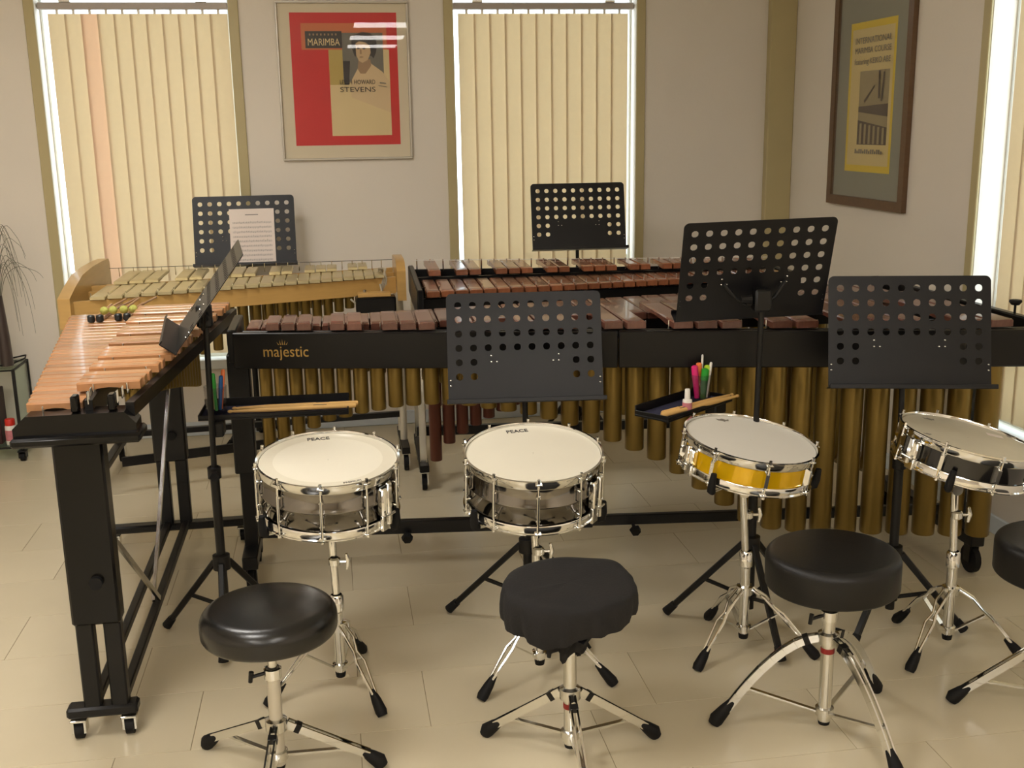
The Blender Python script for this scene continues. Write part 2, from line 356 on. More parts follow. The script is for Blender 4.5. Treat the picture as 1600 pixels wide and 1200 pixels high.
# ------------------------------------------------------------------ framed posters
def ellipse(cx, cy, rx, ry, n=20, a0=0, a1=360): return [(cx+rx*math.cos(R(a0+(a1-a0)*i/n)), cy+ry*math.sin(R(a0+(a1-a0)*i/n))) for i in range(n if a1-a0 == 360 else n+1)]
def poster1():
    W, H = .626, .737
    r = thing('framed_poster', 'silver framed red concert poster with a portrait, hanging between the two cream blinds', 'poster')
    r.matrix_world = frame3((-.2265, YB-.002, 2.088), (1, 0, 0), (0, 0, -1), (0, -1, 0)) if False else frame3((-.224, YB-.001, 1.352), (1, 0, -.004), (0, 0, 1), (0, -1, 0))
    def P(u, v): return (u*W, (1-v)*H)
    f_ = .010
    for (x0, x1, y0, y1) in ((0, W, 0, f_), (0, W, H-f_, H), (0, f_, f_, H-f_), (W-f_, W, f_, H-f_)): MB().box(x0, x1, y0, y1, 0, .022, .002).build('frame_side', 'frame_silver', r)
    MB().box(f_, W-f_, f_, H-f_, .002, .008).build('mat_board', 'mat_board', r)
    k = [0]
    def sheet(name, poly, m_):
        k[0] += 1; z = .008+.0003*k[0]
        return MB().prism([P(*q) for q in poly], z, z+.0003).build(name, m_, r)
    rect = lambda u0, v0, u1, v1: [(u0, v0), (u1, v0), (u1, v1), (u0, v1)]
    sheet('red_print', rect(.105, .07, .91, .905), 'poster_red')
    sheet('peach_band', rect(.185, .135, .83, .30), 'poster_peach')
    sheet('cream_panel', rect(.385, .30, .845, .845), 'poster_cream')
    sheet('ochre_panel', rect(.385, .30, .495, .52), 'poster_ochre')
    sheet('photo_ground', rect(.49, .195, .80, .50), 'poster_grey')
    sheet('photo_ground', [(.49, .37), (.545, .37), (.53, .52), (.495, .52)], 'poster_dark')
    sheet('portrait_shirt', [(.545, .50), (.60, .42), (.70, .385), (.79, .44), (.84, .50), (.842, .60), (.845, .70), (.545, .60)], 'poster_shirt')
    sheet('portrait_neck', [(.60, .42), (.61, .36), (.70, .36), (.705, .40), (.66, .45), (.62, .45)], 'poster_shade')
    sheet('portrait_hair', [(.565, .30), (.56, .25), (.585, .21), (.64, .19), (.70, .195), (.745, .225), (.755, .27), (.745, .32), (.725, .355), (.71, .34), (.60, .335), (.585, .345)], 'poster_dark')
    sheet('portrait_face', [(.592, .262), (.62, .248), (.665, .255), (.70, .275), (.705, .32), (.68, .365), (.64, .383), (.612, .37), (.594, .335)], 'poster_skin')
    for (u, v) in ((.612, .292), (.655, .293)): sheet('portrait_eye', ellipse(u, v, .012, .005, 10), 'poster_dark')
    sheet('portrait_nose', [(.624, .298), (.634, .298), (.637, .328), (.622, .328)], 'poster_shade')
    sheet('portrait_mouth', ellipse(.632, .347, .016, .0045, 10), 'poster_shade')
    sheet('title_box', rect(.215, .185, .49, .29), 'poster_dark')
    for i in range(8): sheet('small_print', rect(.245+.028*i, .20, .256+.028*i, .212), 'poster_shade')
    zt = .008+.0003*(k[0]+1)
    def T(body, u, v, size, wd, m_): text('lettering', body, size, m_, r, Matrix.Translation((*P(u, v), zt)), wd, depth=.0002)
    T('MARIMBA', .352, .255, .046, .24*W, 'poster_cream')
    T('LEIGH HOWARD', .595, .505, .030, .27*W, 'ink'); T('STEVENS', .595, .552, .034, .27*W, 'ink')
    sheet('signature', [(.765, .505), (.81, .51), (.815, .517), (.765, .513)], 'ink_grey'); sheet('signature', [(.755, .525), (.82, .535), (.82, .538), (.755, .529)], 'ink_grey')
    MB().box(f_, W-f_, f_, H-f_, .0175, .0195).build('glass', 'picture_glass', r)
poster1()
def poster2():
    W, H = .722, .96
    r = thing('framed_poster', 'brown framed yellow and cream course poster on the right-hand wall', 'poster')
    r.matrix_world = frame3((XR-.001, 5.035, 1.118), (0, -1, 0), (0, 0, 1), (-1, 0, 0))
    f_ = .042
    def side(poly): MB().prism(poly, 0, .022).build('frame_side', 'frame_brown', r)
    side([(0, 0), (W, 0), (W-f_, f_), (f_, f_)]); side([(0, H), (f_, H-f_), (W-f_, H-f_), (W, H)]); side([(0, 0), (f_, f_), (f_, H-f_), (0, H)]); side([(W, 0), (W, H), (W-f_, H-f_), (W-f_, f_)])
    MB().box(f_, W-f_, f_, H-f_, .001, .007).build('mat_board', 'mat_grey', r)
    # sheet in poster coordinates
    x0, x1, z0, z1 = .150, .572, .155, .802; w_ = x1-x0; h_ = z1-z0; k = [0]
    def sheet(name, poly, m_):
        k[0] += 1; z = .007+.0003*k[0]; return MB().prism([(x0+u*w_, z1-v*h_) for u, v in poly], z, z+.0003).build(name, m_, r)
    rect = lambda u0, v0, u1, v1: [(u0, v0), (u1, v0), (u1, v1), (u0, v1)]
    sheet('yellow_sheet', rect(0, 0, 1, 1), 'yellow_paper'); sheet('cream_sheet', rect(.045, .045, .955, .955), 'cream_paper')
    sheet('photo', rect(.26, .325, .90, .815), 'photo_mid')
    sheet('photo_keyboard', [(.26, .56), (.90, .545), (.90, .63), (.26, .595)], 'photo_dark')
    sheet('photo_tubes', [(.26, .65), (.90, .70), (.90, .815), (.26, .815)], 'photo_dark')
    for i in range(6): sheet('photo_tube', rect(.31+.1*i, .672+.006*i, .355+.1*i, .81), 'photo_mid')
    sheet('photo_mallet', [(.38, .52), (.60, .42), (.61, .43), (.40, .535)], 'photo_dark')
    sheet('photo_arm', [(.68, .33), (.71, .33), (.72, .51), (.69, .51)], 'photo_dark'); sheet('photo_arm', [(.78, .34), (.81, .34), (.78, .53), (.75, .53)], 'photo_dark')
    zt = .007+.0003*(k[0]+1)
    def T(body, u, v, size, wd, m_='ink_grey'): text('lettering', body, size, m_, r, Matrix.Translation((x0+u*w_, z1-v*h_, zt)), wd, depth=.0002)
    T('INTERNATIONAL', .52, .125, .038, .78*w_); T('MARIMBA COURSE', .52, .19, .036, .78*w_); T('featuring KEIKO ABE', .52, .262, .036, .78*w_)
    for i in range(14): sheet('small_print', rect(.24+.045*i, .845+.012*(i % 3 == 1), .268+.045*i, .875), 'ink_grey')
    MB().box(f_, W-f_, f_, H-f_, .0165, .0185).build('glass', 'picture_glass', r)
poster2()

# ------------------------------------------------------------------ mallet instruments
def bar_mesh(L, W, T, m_, along='y', arch=.35):
    # one tuned bar: chamfered top edges, hollowed underside; origin at the middle of its near end, top at z=0
    ch = min(.004, W*.15, T*.3); st = [0, .004/L, .22, .36, .5, .64, .78, 1-.004/L, 1]; vs = []; fs = []
    for i, s_ in enumerate(st):
        e = .003 if i in (0, len(st)-1) else 0; h = T*(1-arch*max(0, 1-((s_-.5)/.3)**2)) if .2 < s_ < .8 else T
        vs += [(-W/2+e*.5, s_*L, -h), (-W/2+e*.5, s_*L, -ch), (-W/2+ch, s_*L, -e*.6), (W/2-ch, s_*L, -e*.6), (W/2-e*.5, s_*L, -ch), (W/2-e*.5, s_*L, -h)]
    n = 6
    for i in range(len(st)-1):
        for k in range(n): fs.append((i*n+k, i*n+(k+1) % n, (i+1)*n+(k+1) % n, (i+1)*n+k))
    fs += [tuple(range(n-1, -1, -1)), tuple((len(st)-1)*n+k for k in range(n))]
    b = MB(Matrix.Rotation(-math.pi/2, 4, 'Z') if along == 'x' else None); b.add(vs, fs)
    return b.mesh('bar', m_, 30)
def tube_mesh(r, L, m_, bend=False):
    # resonator: open top, capped bottom; origin at the top
    if bend:
        b = MB(); b.tube([(0, 0, 0), (0, 0, -L+.06), (.0, .012, -L+.03), (0, .05, -L+.012), (0, .10, -L+.01)], r, 16); return b.mesh('resonator', m_)
    return MB().lathe([(r*.93, -.002), (r*.93, 0), (r, 0), (r, -L+.003), (r-.002, -L), (.0005, -L)], 18).mesh('resonator', m_)
def caster(parent, p, r=.03, m_='chrome_soft', name='caster', rz=0.0):
    T = Matrix.Translation(p) @ Matrix.Rotation(rz, 4, 'Z')
    c = MB(T).box(-.020, .020, -.020, .020, 2*r+.004, 2*r+.012, .002).box(-.017, -.012, -.016, .020, r*.8, 2*r+.006).box(.012, .017, -.016, .020, r*.8, 2*r+.006).build(name, m_, parent)
    MB(T).cyl((-.010, 0, r), (.010, 0, r), r, seg=18).build('wheel', 'rubber', c)
    return c

# --- concert marimba with the gold lettering (low notes right, its accidentals face the camera)
def concert_marimba():
    r = thing('concert_marimba', 'long rosewood marimba with black front panel, gold maker lettering and many bronze resonators', 'marimba', (-.327, 3.484, 0), 0)
    U = lambda s_: .00055287*s_*s_+.04903584*s_+.12398      # distance along the slanted front panel
    CA, SA = math.cos(R(-12.67)), math.sin(R(-12.67))
    Q = lambda u, v, z: (u*CA-v*SA, u*SA+v*CA, z)
    X = lambda s_: U(s_)*CA
    front = lambda x: -.2248*x; acc_far = lambda x: .140-.02*x; nat_near = lambda x: .118-.02*x; nat_far = lambda x: .275+.13*x
    acc = [s_ for s_ in range(0, 34) if s_ % 7 in (0, 1, 2, 4, 5)]
    for s_ in acc:
        x = X(s_); wd = (X(s_+.5)-X(s_-.5))*.88; y = front(x)+.004
        obj('bar', bar_mesh(acc_far(x)-y, wd, .022, 'rosewood'), r, (x, y, .912), R(-1))
    for s_ in range(-1, 35):
        x = X(s_-.5); wd = (X(s_)-X(s_-1))*.92
        obj('bar', bar_mesh(nat_far(x)-nat_near(x), wd, .022, 'rosewood'), r, (x, nat_near(x), .876), R(-1))
    TR = Matrix.Rotation(R(-12.67), 4, 'Z')
    for (a, b) in ((0, 1.197), (1.199, 2.49)): MB(TR).box(a, b, -.018, 0, .772, .886, .003).build('front_panel', 'black_satin', r)
    L = 2.43
    MB().bar((.02, nat_far(0)-.03, .83), (L, nat_far(L)-.03, .83), .022, .06, ch=.003).build('back_rail', 'black_satin', r)
    MB().bar((.02, nat_near(0)+.03, .83), (L, nat_near(L)+.03, .83), .02, .05, ch=.003).build('middle_rail', 'black_satin', r)
    MB().bar(Q(.02, .03, .87), Q(2.48, .03, .87), .014, .028, ch=.002).build('front_rail', 'black_satin', r)
    pm = MB().cyl((0, 0, 0), (0, 0, .030), .0022, seg=6).mesh('cord_post', 'chrome_soft')
    for s_ in range(0, 34):
        x = X(s_+.5); obj('cord_post', pm, r, (x, front(x)+.035, .880))
    MB(TR).box(.07, 2.46, .03, .10, .842, .850).build('resonator_frame', 'gold_tube', r)
    zb = [(.03, .47), (.10, .495), (.21, .554), (.253, .58), (.378, .61), (.491, .631), (.6, .641), (.72, .638), (.838, .62), (.956, .601), (1.076, .563), (1.208, .51), (1.343, .451), (1.50, .34), (1.62, .25), (1.72, .222), (2.5, .205)]
    for s_ in range(-1, 34):
        u = U(s_)-.002; rr = (U(s_+.5)-U(s_-.5))*.43
        obj('resonator', tube_mesh(rr, .842-lerp(u, zb), 'gold_tube', False), r, Q(u, .065, .842))
    for s_ in range(0, 35):
        x = X(s_-.5); rr = (X(s_)-X(s_-1))*.42; Ln = .09+.20*(s_/34)+.36*(s_/34)**2
        obj('resonator', tube_mesh(rr, min(Ln, .66), 'gold_tube', s_ >= 31), r, (x, (nat_near(x)+nat_far(x))/2, .83))
    for (x, y0, y1, lab) in ((-.02, -.015, nat_far(0)+.01, 0), (L, front(L)-.02, nat_far(L)+.01, 1)):
        MB().box(x, x+.03, y0, y1, .79, .895, .004).build('end_block', 'black_satin', r)
        px, py = (x+.02, .10) if not lab else (x-.03, -.17)
        MB().box(px-.035, px+.035, py-.03, py+.03, .40, .80, .004).box(px-.022, px+.022, py-.02, py+.02, .11, .42, .003).build('leg', 'black_metal', r)
        MB().bar((px, py, .60), (px, y1-.05, .79), .02, .03, ch=.002).build('leg_brace', 'black_metal', r)
        f0, f1 = (py-.13, py+.24) if not lab else (py-.14, py+.52)
        MB().box(px-.025, px+.025, f0, f1, .10, .145, .004).build('foot_bar', 'black_metal', r)
        for q in (f0+.035, f1-.035): caster(r, (px, q, 0), .048, 'black_metal')
    A = Vector(Q(0, .13, .178)); B = Vector(Q(2.44, .40, .178))
    MB().bar(A, A.lerp(B, .46), .03, .046, ch=.003).build('stretcher', 'black_metal', r)
    MB().bar(A.lerp(B, .44), B, .024, .036, ch=.003).build('stretcher', 'black_metal', r)
    for t in (.20, .515):
        c = A.lerp(B, t); k = MB().cyl((c.x, c.y-.018, c.z-.012), (c.x, c.y-.05, c.z-.024), .006, seg=8)
        k.cyl((c.x, c.y-.045, c.z-.022), (c.x, c.y-.06, c.z-.028), .02, .017, seg=6); k.build('knob', 'rubber', r)
    MB().cyl((L+.015, -.33, .893), (L+.015, -.33, .925), .004, seg=8).lathe([(.001, .0), (.012, .0), (.020, .010), (.018, .016), (.001, .017)], 12, (L+.015, -.33, .922)).build('cord_knob', 'rubber', r)
    text('lettering', 'majestic', .05, 'gold_print', r, TR @ frame3((.167, -.0185, .826), (1, 0, 0), (0, 0, 1), (0, -1, 0)), .142, depth=.0004)
    c = MB(TR)
    for i, (dx, dz) in enumerate(((-.012, .0), (-.006, .006), (0, .009), (.006, .006), (.012, .0))):
        c.add([(.158+dx-.0018, -.0188, .849), (.158+dx+.0018, -.0188, .849), (.158+dx*1.5, -.0188, .858+dz)], [(0, 1, 2)])
    c.build('crown_mark', 'gold_print', r)
concert_marimba()

# --- rosewood marimba against the wall (low notes left, naturals face the camera)
def wall_marimba():
    r = thing('rosewood_marimba', 'red-brown rosewood marimba with black frame standing behind the long bronze-tubed one', 'marimba', (.335, 4.185, 0), R(-1.5))
    n = 31; L = 1.44
    wl, wh = .0575, .0400
    X = lambda s_: s_*wl-(wl-wh)*s_*s_/(2*n)
    nat_far = lambda x: .355-.01*x; acc0 = lambda x: .33-.02*x; acc1 = lambda x: .735-.205*x
    near = lambda x: .12*x
    for s_ in range(n):
        x = X(s_+.5); wd = (X(s_+1)-X(s_))*.90
        obj('bar', bar_mesh(nat_far(x)-near(x), wd, .022, 'rosewood_red'), r, (x, near(x), .885))
    for s_ in range(1, n):
        if (s_+5) % 7 in (6, 1, 2, 4, 5):      # between A-B, C-D, D-E, F-G, G-A
            x = X(s_); wd = (X(s_+.5)-X(s_-.5))*.88
            obj('bar', bar_mesh(acc1(x)-acc0(x), wd, .022, 'rosewood_red'), r, (x, acc0(x), .925))
    E_ = X(n)
    MB().box(-.037, -.012, -.05, .74, .78, .90, .005).build('end_block', 'black_satin', r)
    MB().box(E_+.01, E_+.045, .13, .48, .78, .89, .005).build('end_block', 'black_satin', r)
    MB().bar((-.012, .03, .82), (E_+.02, .20, .82), .02, .07, ch=.003).build('front_rail', 'black_satin', r)
    MB().bar((-.012, .30, .835), (E_+.02, .29, .835), .018, .05, ch=.003).build('middle_rail', 'black_satin', r)
    MB().bar((-.012, .40, .86), (E_+.02, .36, .86), .018, .06, ch=.003).build('middle_rail', 'black_satin', r)
    MB().bar((-.012, .67, .86), (E_+.02, .42, .86), .018, .06, ch=.003).build('back_rail', 'black_satin', r)
    pm = MB().cyl((0, 0, 0), (0, 0, .05), .003, seg=6).mesh('cord_post', 'chrome_soft')
    for s_ in range(0, n+1):
        obj('cord_post', pm, r, (X(s_), near(X(s_))+.05, .85))
        obj('cord_post', pm, r, (X(s_), acc1(X(s_))-.07, .885))
    MB().tube([(-.012, acc1(0)-.07, .93), (E_+.02, acc1(L)-.07, .93)], .0015, 6).build('cord', 'plastic_white', r)
    for s_ in range(n):
        x = X(s_+.5); rr = (X(s_+1)-X(s_))*.44; Lr = .69-.60*(s_/n)**.62
        obj('resonator', tube_mesh(rr, max(.08, Lr), 'brown_tube'), r, (x, .17+.07*x, .85))
    for s_ in range(1, n):
        x = X(s_); rr = (X(s_+.5)-X(s_-.5))*.42; Lr = .62-.54*(s_/n)**.62
        obj('resonator', tube_mesh(rr, max(.08, Lr), 'brown_tube'), r, (x, .52-.09*x, .86))
    for (x, y0, y1) in ((-.018, .30, .70), (E_+.02, .16, .44)):
        for y in (y0, y1): MB().bar((x, y, .80), (x+.0, y, .10), .03, .03, ch=.003).build('leg', 'chrome_soft' if x < 0 else 'black_metal', r)
        MB().box(x-.02, x+.02, y0-.06, y1+.06, .085, .115, .003).build('foot_bar', 'black_metal', r)
        for y in (y0-.02, y1+.02): caster(r, (x, y, 0), .035)
    MB().bar((-.04, .35, .24), (E_+.02, .23, .24), .03, .04, ch=.003).build('stretcher', 'black_metal', r)
wall_marimba()

# --- vibraphone with gold bars and pale wooden rails
def vibraphone():
    r = thing('vibraphone', 'gold-barred vibraphone with pale wooden end blocks standing below the left blind', 'vibraphone', (-.95, 4.42, 0), 0)
    n = 22; L = 1.155; wl, wh = .0625, .0425
    X = lambda s_: s_*wl-(wl-wh)*s_*s_/(2*n)
    near = lambda x: .0+.31*x; nf = lambda x: near(x)+.335-.10*x; a0 = lambda x: nf(x)-.012; a1 = lambda x: .70-.03*x
    for s_ in range(n):
        x = X(s_+.5); wd = (X(s_+1)-X(s_))*.94
        obj('bar', bar_mesh(nf(x)-near(x), wd, .013, 'gold_bar', arch=.2), r, (x, near(x), .882))
    for s_ in range(1, n):
        if s_ % 7 in (1, 2, 3, 5, 6):           # F G A B C D E
            x = X(s_); wd = (X(s_+.5)-X(s_-.5))*.93
            obj('bar', bar_mesh(max(.16, a1(x)-a0(x)), wd, .013, 'gold_bar', arch=.2), r, (x, a0(x), .897))
    E_ = X(n)
    def rail(name, x0, x1, fy, z0, z1, t=.022):
        MB().add([(x0, fy(x0), z0), (x1, fy(x1), z0), (x1, fy(x1)+t, z0), (x0, fy(x0)+t, z0), (x0, fy(x0), z1), (x1, fy(x1), z1), (x1, fy(x1)+t, z1), (x0, fy(x0)+t, z1)],
                 [(0, 3, 2, 1), (4, 5, 6, 7), (0, 1, 5, 4), (1, 2, 6, 5), (2, 3, 7, 6), (3, 0, 4, 7)]).build(name, 'light_wood', r)
    rail('front_rail', -.06, E_+.05, lambda x: near(x)+.012, .795, .866)
    rail('back_rail', -.06, E_+.05, lambda x: a1(x)-.06, .80, .845)
    rail('middle_rail', -.06, E_+.05, lambda x: nf(x)-.05, .83, .866, .015); rail('middle_rail', -.06, E_+.05, lambda x: a0(x)+.03, .84, .88, .015)
    pm = MB().cyl((0, 0, 0), (0, 0, .04), .002, seg=6).mesh('bar_post', 'chrome_soft')
    for s_ in range(n+1):
        x = X(s_); obj('bar_post', pm, r, (x, near(x)+.05, .85)); obj('bar_post', pm, r, (x, a1(x)-.035, .876))
    MB().tube([(-.04, a1(0)-.035, .914), (E_+.05, a1(E_)-.035, .914)], .0014, 6).build('cord', 'ink', r)
    # end blocks: side profile in y-z
    def block(x, pts, t, m_): MB(frame3((x, 0, 0), (0, 1, 0), (0, 0, 1), (1, 0, 0))).prism(pts, 0, t).build('end_block', m_, r)
    block(-.10, [(-.06, .77), (-.06, .886), (.05, .915), (.20, .945), (.40, .955), (.62, .955), (.74, .95), (.76, .93), (.76, .80), (.70, .78)], .045, 'light_wood')
    block(E_+.052, [(.32, .77), (.32, .90), (.36, .93), (.42, .94), (.60, .94), (.66, .93), (.68, .90), (.68, .78)], .038, 'light_wood')
    for s_ in range(n):
        x = X(s_+.5); obj('resonator', tube_mesh(.021, .33-.012*s_, 'gold_tube'), r, (x, (near(x)+nf(x))/2, .845))
    for s_ in range(1, n):
        x = X(s_); obj('resonator', tube_mesh(.020, .31-.011*s_, 'gold_tube'), r, (x, (a0(x)+a1(x))/2, .86))
    # motor at the high end
    mo = MB().box(E_-.13, E_+.04, .24, .33, .735, .80, .006).build('motor', 'black_satin', r)
    MB().box(E_-.12, E_+.02, .25, .31, .80, .818, .003).build('motor_cover', 'light_wood', mo); MB().cyl((E_-.09, .28, .818), (E_-.09, .28, .83), .008, seg=8).build('motor_pulley', 'chrome_soft', mo)
    # legs
    for (x, ya, yb) in ((-.08, .05, .70), (E_+.062, .36, .62)):
        for y in (ya, yb): MB().cyl((x, y, .80), (x, y+(.10 if y == ya and x > 0 else 0), .09), .016, seg=12).build('leg', 'tube_ivory' if x > 0 else 'black_metal', r)
        MB().box(x-.018, x+.018, ya-.05, yb+.08, .08, .11, .003).build('foot_bar', 'black_metal', r)
        for y in (ya-.02, yb+.05): caster(r, (x, y, 0), .035)
    MB().bar((-.08, .40, .22), (E_+.062, .50, .22), .025, .025, ch=.002).build('stretcher', 'black_metal', r)
    MB().bar((.02, .22, .15), (E_*.8, .45, .15), .012, .04).build('pedal_bar', 'black_metal', r)
vibraphone()
cb = MB()
for k in range(4):
    o_ = .006*k
    cb.tube([(.205-o_, 4.80-o_, .80), (.215-o_, 4.79, .86), (.205+o_*.5, 4.80, .905), (.185+o_, 4.86, .90), (.178+o_, 4.88, .86)], .0035, 6)
cb.tube([(.185, 4.78, .84), (.195, 4.74, .79), (.15, 4.70, .755), (.08, 4.70, .768), (.055, 4.71, .79)], .0045, 6)
tag(cb.build('power_cable', 'cable_grey'), 'pale grey power cable coiled over the right end of the vibraphone', 'cable')

# --- xylophone running away from the camera at the left
def xylophone():
    r = thing('xylophone', 'orange padauk xylophone on black legs running away from the camera at the left', 'xylophone', (-.63, 2.63, 0), 0)
    n = 26; wn, wf = .0435, .0585
    Y = lambda s_: .02+s_*wn+(wf-wn)*s_*s_/(2*n); YE = Y(n)
    nl = lambda y: -.098-.205*y/1.45             # outer end of naturals
    nr = lambda y: .022+.010*y; al = lambda y: .002-.06*y/1.45; ar = lambda y: .135+.135*y/1.45
    for s_ in range(n):
        y = Y(s_+.5); wd = (Y(s_+1)-Y(s_))*.92; Ln = nr(y)-nl(y)
        obj('bar', bar_mesh(Ln, wd, .022, 'padauk', along='x'), r, (nl(y), y, .885))
    for s_ in range(1, n):
        if s_ % 7 in (2, 3, 4, 6, 0):            # from the top note C: B, A, G, F, E, D
            y = Y(s_); wd = (Y(s_+.5)-Y(s_-.5))*.90
            obj('bar', bar_mesh(ar(y)-al(y), wd, .022, 'padauk', along='x'), r, (al(y), y, .914))
    def rail(name, fx, z0, z1, t, m_='black_satin', y0=0.0, y1=None):
        y1 = y1 or YE+.03
        MB().add([(fx(y0), y0, z0), (fx(y0)+t, y0, z0), (fx(y1)+t, y1, z0), (fx(y1), y1, z0), (fx(y0), y0, z1), (fx(y0)+t, y0, z1), (fx(y1)+t, y1, z1), (fx(y1), y1, z1)],
                 [(0, 3, 2, 1), (4, 5, 6, 7), (0, 1, 5, 4), (1, 2, 6, 5), (2, 3, 7, 6), (3, 0, 4, 7)]).build(name, m_, r)
    rail('side_rail', lambda y: nl(y)+.025+.02*y, .815, .862, .018); rail('middle_rail', lambda y: nr(y)-.035, .815, .862, .018)
    rail('middle_rail', lambda y: al(y)+.03, .83, .890, .018); rail('side_rail', lambda y: ar(y)-.012, .846, .880, .02)
    pm = MB().cyl((0, -.006, 0), (0, -.006, .028), .002, seg=6).cyl((0, .006, 0), (0, .006, .028), .002, seg=6).mesh('cord_post', 'chrome_soft')
    for s_ in range(n+1):
        y = Y(s_); obj('cord_post', pm, r, (al(y)+.04, y-.02, .882)); obj('cord_post', pm, r, (ar(y)-.03, y-.02, .882))
        obj('cord_post', pm, r, (nl(y)+.035, y, .85))
    # near end plate with cut corners, ledge under it
    MB(frame3((0, -.035, 0), (1, 0, 0), (0, 0, 1), (0, -1, 0))).prism([(-.125, .815), (-.125, .838), (-.095, .866), (.125, .866), (.150, .838), (.150, .815)], -.07, .0).build('end_plate', 'black_gloss', r)
    MB().box(-.130, .160, -.055, .05, .795, .818, .006).build('end_ledge', 'black_gloss', r)
    MB().box(-.06, -.03, -.02, .02, .866, .893, .003).build('cord_bracket', 'chrome_soft', r) if False else None
    for x in (.012, .095): MB().box(x-.008, x+.008, -.02, .012, .866, .905, .003).build('cord_bracket', 'black_gloss', r)
    MB(frame3((0, YE+.05, 0), (1, 0, 0), (0, 0, 1), (0, -1, 0))).prism([(-.30, .79), (-.30, .838), (-.27, .868), (.25, .868), (.28, .838), (.28, .79)], -.01, .025).build('end_plate', 'black_gloss', r)
    # legs: sheath plus two tubes on a foot bar with casters
    for (y, fx0, fx1, zm) in ((.045, -.098, .075, .315), (1.385, -.25, .26, .33)):
        MB().box(-.058, .058, y-.03, y+.03, zm, .80, .006).build('leg_sheath', 'black_gloss' if y < 1 else 'black_metal', r)
        for x in (-.033, .033):
            MB().box(x-.021, x+.021, y-.018, y+.018, .085, zm+.02, .004).build('leg', 'black_metal', r)
        MB().box(fx0, fx1, y-.024, y+.024, .062, .09, .006).build('foot_bar', 'black_metal', r)
        for x in (fx0+.025, fx1-.025): caster(r, (x, y, 0), .022)
        MB().cyl((0.012, y-.03, .43), (0.012, y-.045, .43), .016, seg=14).build('knob', 'rubber', r)
    for x in (-.033, .033): MB().bar((x, .06, .085), (x, 1.37, .085), .024, .024, ch=.003).build('base_tube', 'black_metal', r)
    # brace rods
    MB().bar((.045, .08, .52), (.040, .66, .10), .008, .016).build('brace', 'chrome_soft', r); MB().bar((.035, 1.36, .74), (.025, .64, .10), .010, .016).build('brace', 'chrome_soft', r)
    for s_ in range(5, n):
        y = Y(s_); obj('resonator', tube_mesh(.019, .02+.23*(s_/n)**1.6, 'gold_tube'), r, ((al(y)+ar(y))/2+.02, y, .86))
    for s_ in range(5, n):
        y = Y(s_+.5); obj('resonator', tube_mesh(.019, .02+.24*(s_/n)**1.6, 'gold_tube'), r, ((nl(y)+nr(y))/2, y, .84))
xylophone()
# mallets lying on the far bars, heads toward the camera
for i, (x, y, kind) in enumerate(((-.782, 3.86, 'y'), (-.754, 3.865, 'y'), (-.720, 3.87, 'y'), (-.690, 3.875, 'y'), (-.812, 3.79, 'd'), (-.784, 3.79, 'd'), (-.727, 3.80, 'd'), (-.699, 3.80, 'd'))):
    lab = {0: 'yellow yarn mallet, leftmost of the four yellow heads on the xylophone', 1: 'yellow yarn mallet, second from the left on the xylophone', 2: 'yellow yarn mallet, third from the left on the xylophone', 3: 'yellow yarn mallet, rightmost yellow head on the xylophone',
           4: 'dark-headed mallet, leftmost of the four dark heads on the xylophone', 5: 'dark-headed mallet, second from the left on the xylophone', 6: 'dark-headed mallet, third from the left on the xylophone', 7: 'dark-headed mallet, rightmost dark head on the xylophone'}[i]
    zc = .8985 if kind == 'd' else .911
    t = thing('mallet', lab, 'mallet', (x, y, zc), R(random.uniform(-4, 4)), 'mallets on the xylophone')
    if kind == 'y': MB().ball((0, 0, .002), .0145, 14, 8, .95).build('head', 'mallet_yellow', t)
    else: MB().lathe([(.001, -.013), (.009, -.012), (.0125, -.008), (.0125, .008), (.009, .012), (.001, .013)], 14).build('head', 'mallet_dark', t)
    MB().cyl((0, .010, -.008 if kind == 'd' else .001), (0, .36, -.008 if kind == 'd' else -.012), .004, .004, 8).build('shaft', 'padauk', t)

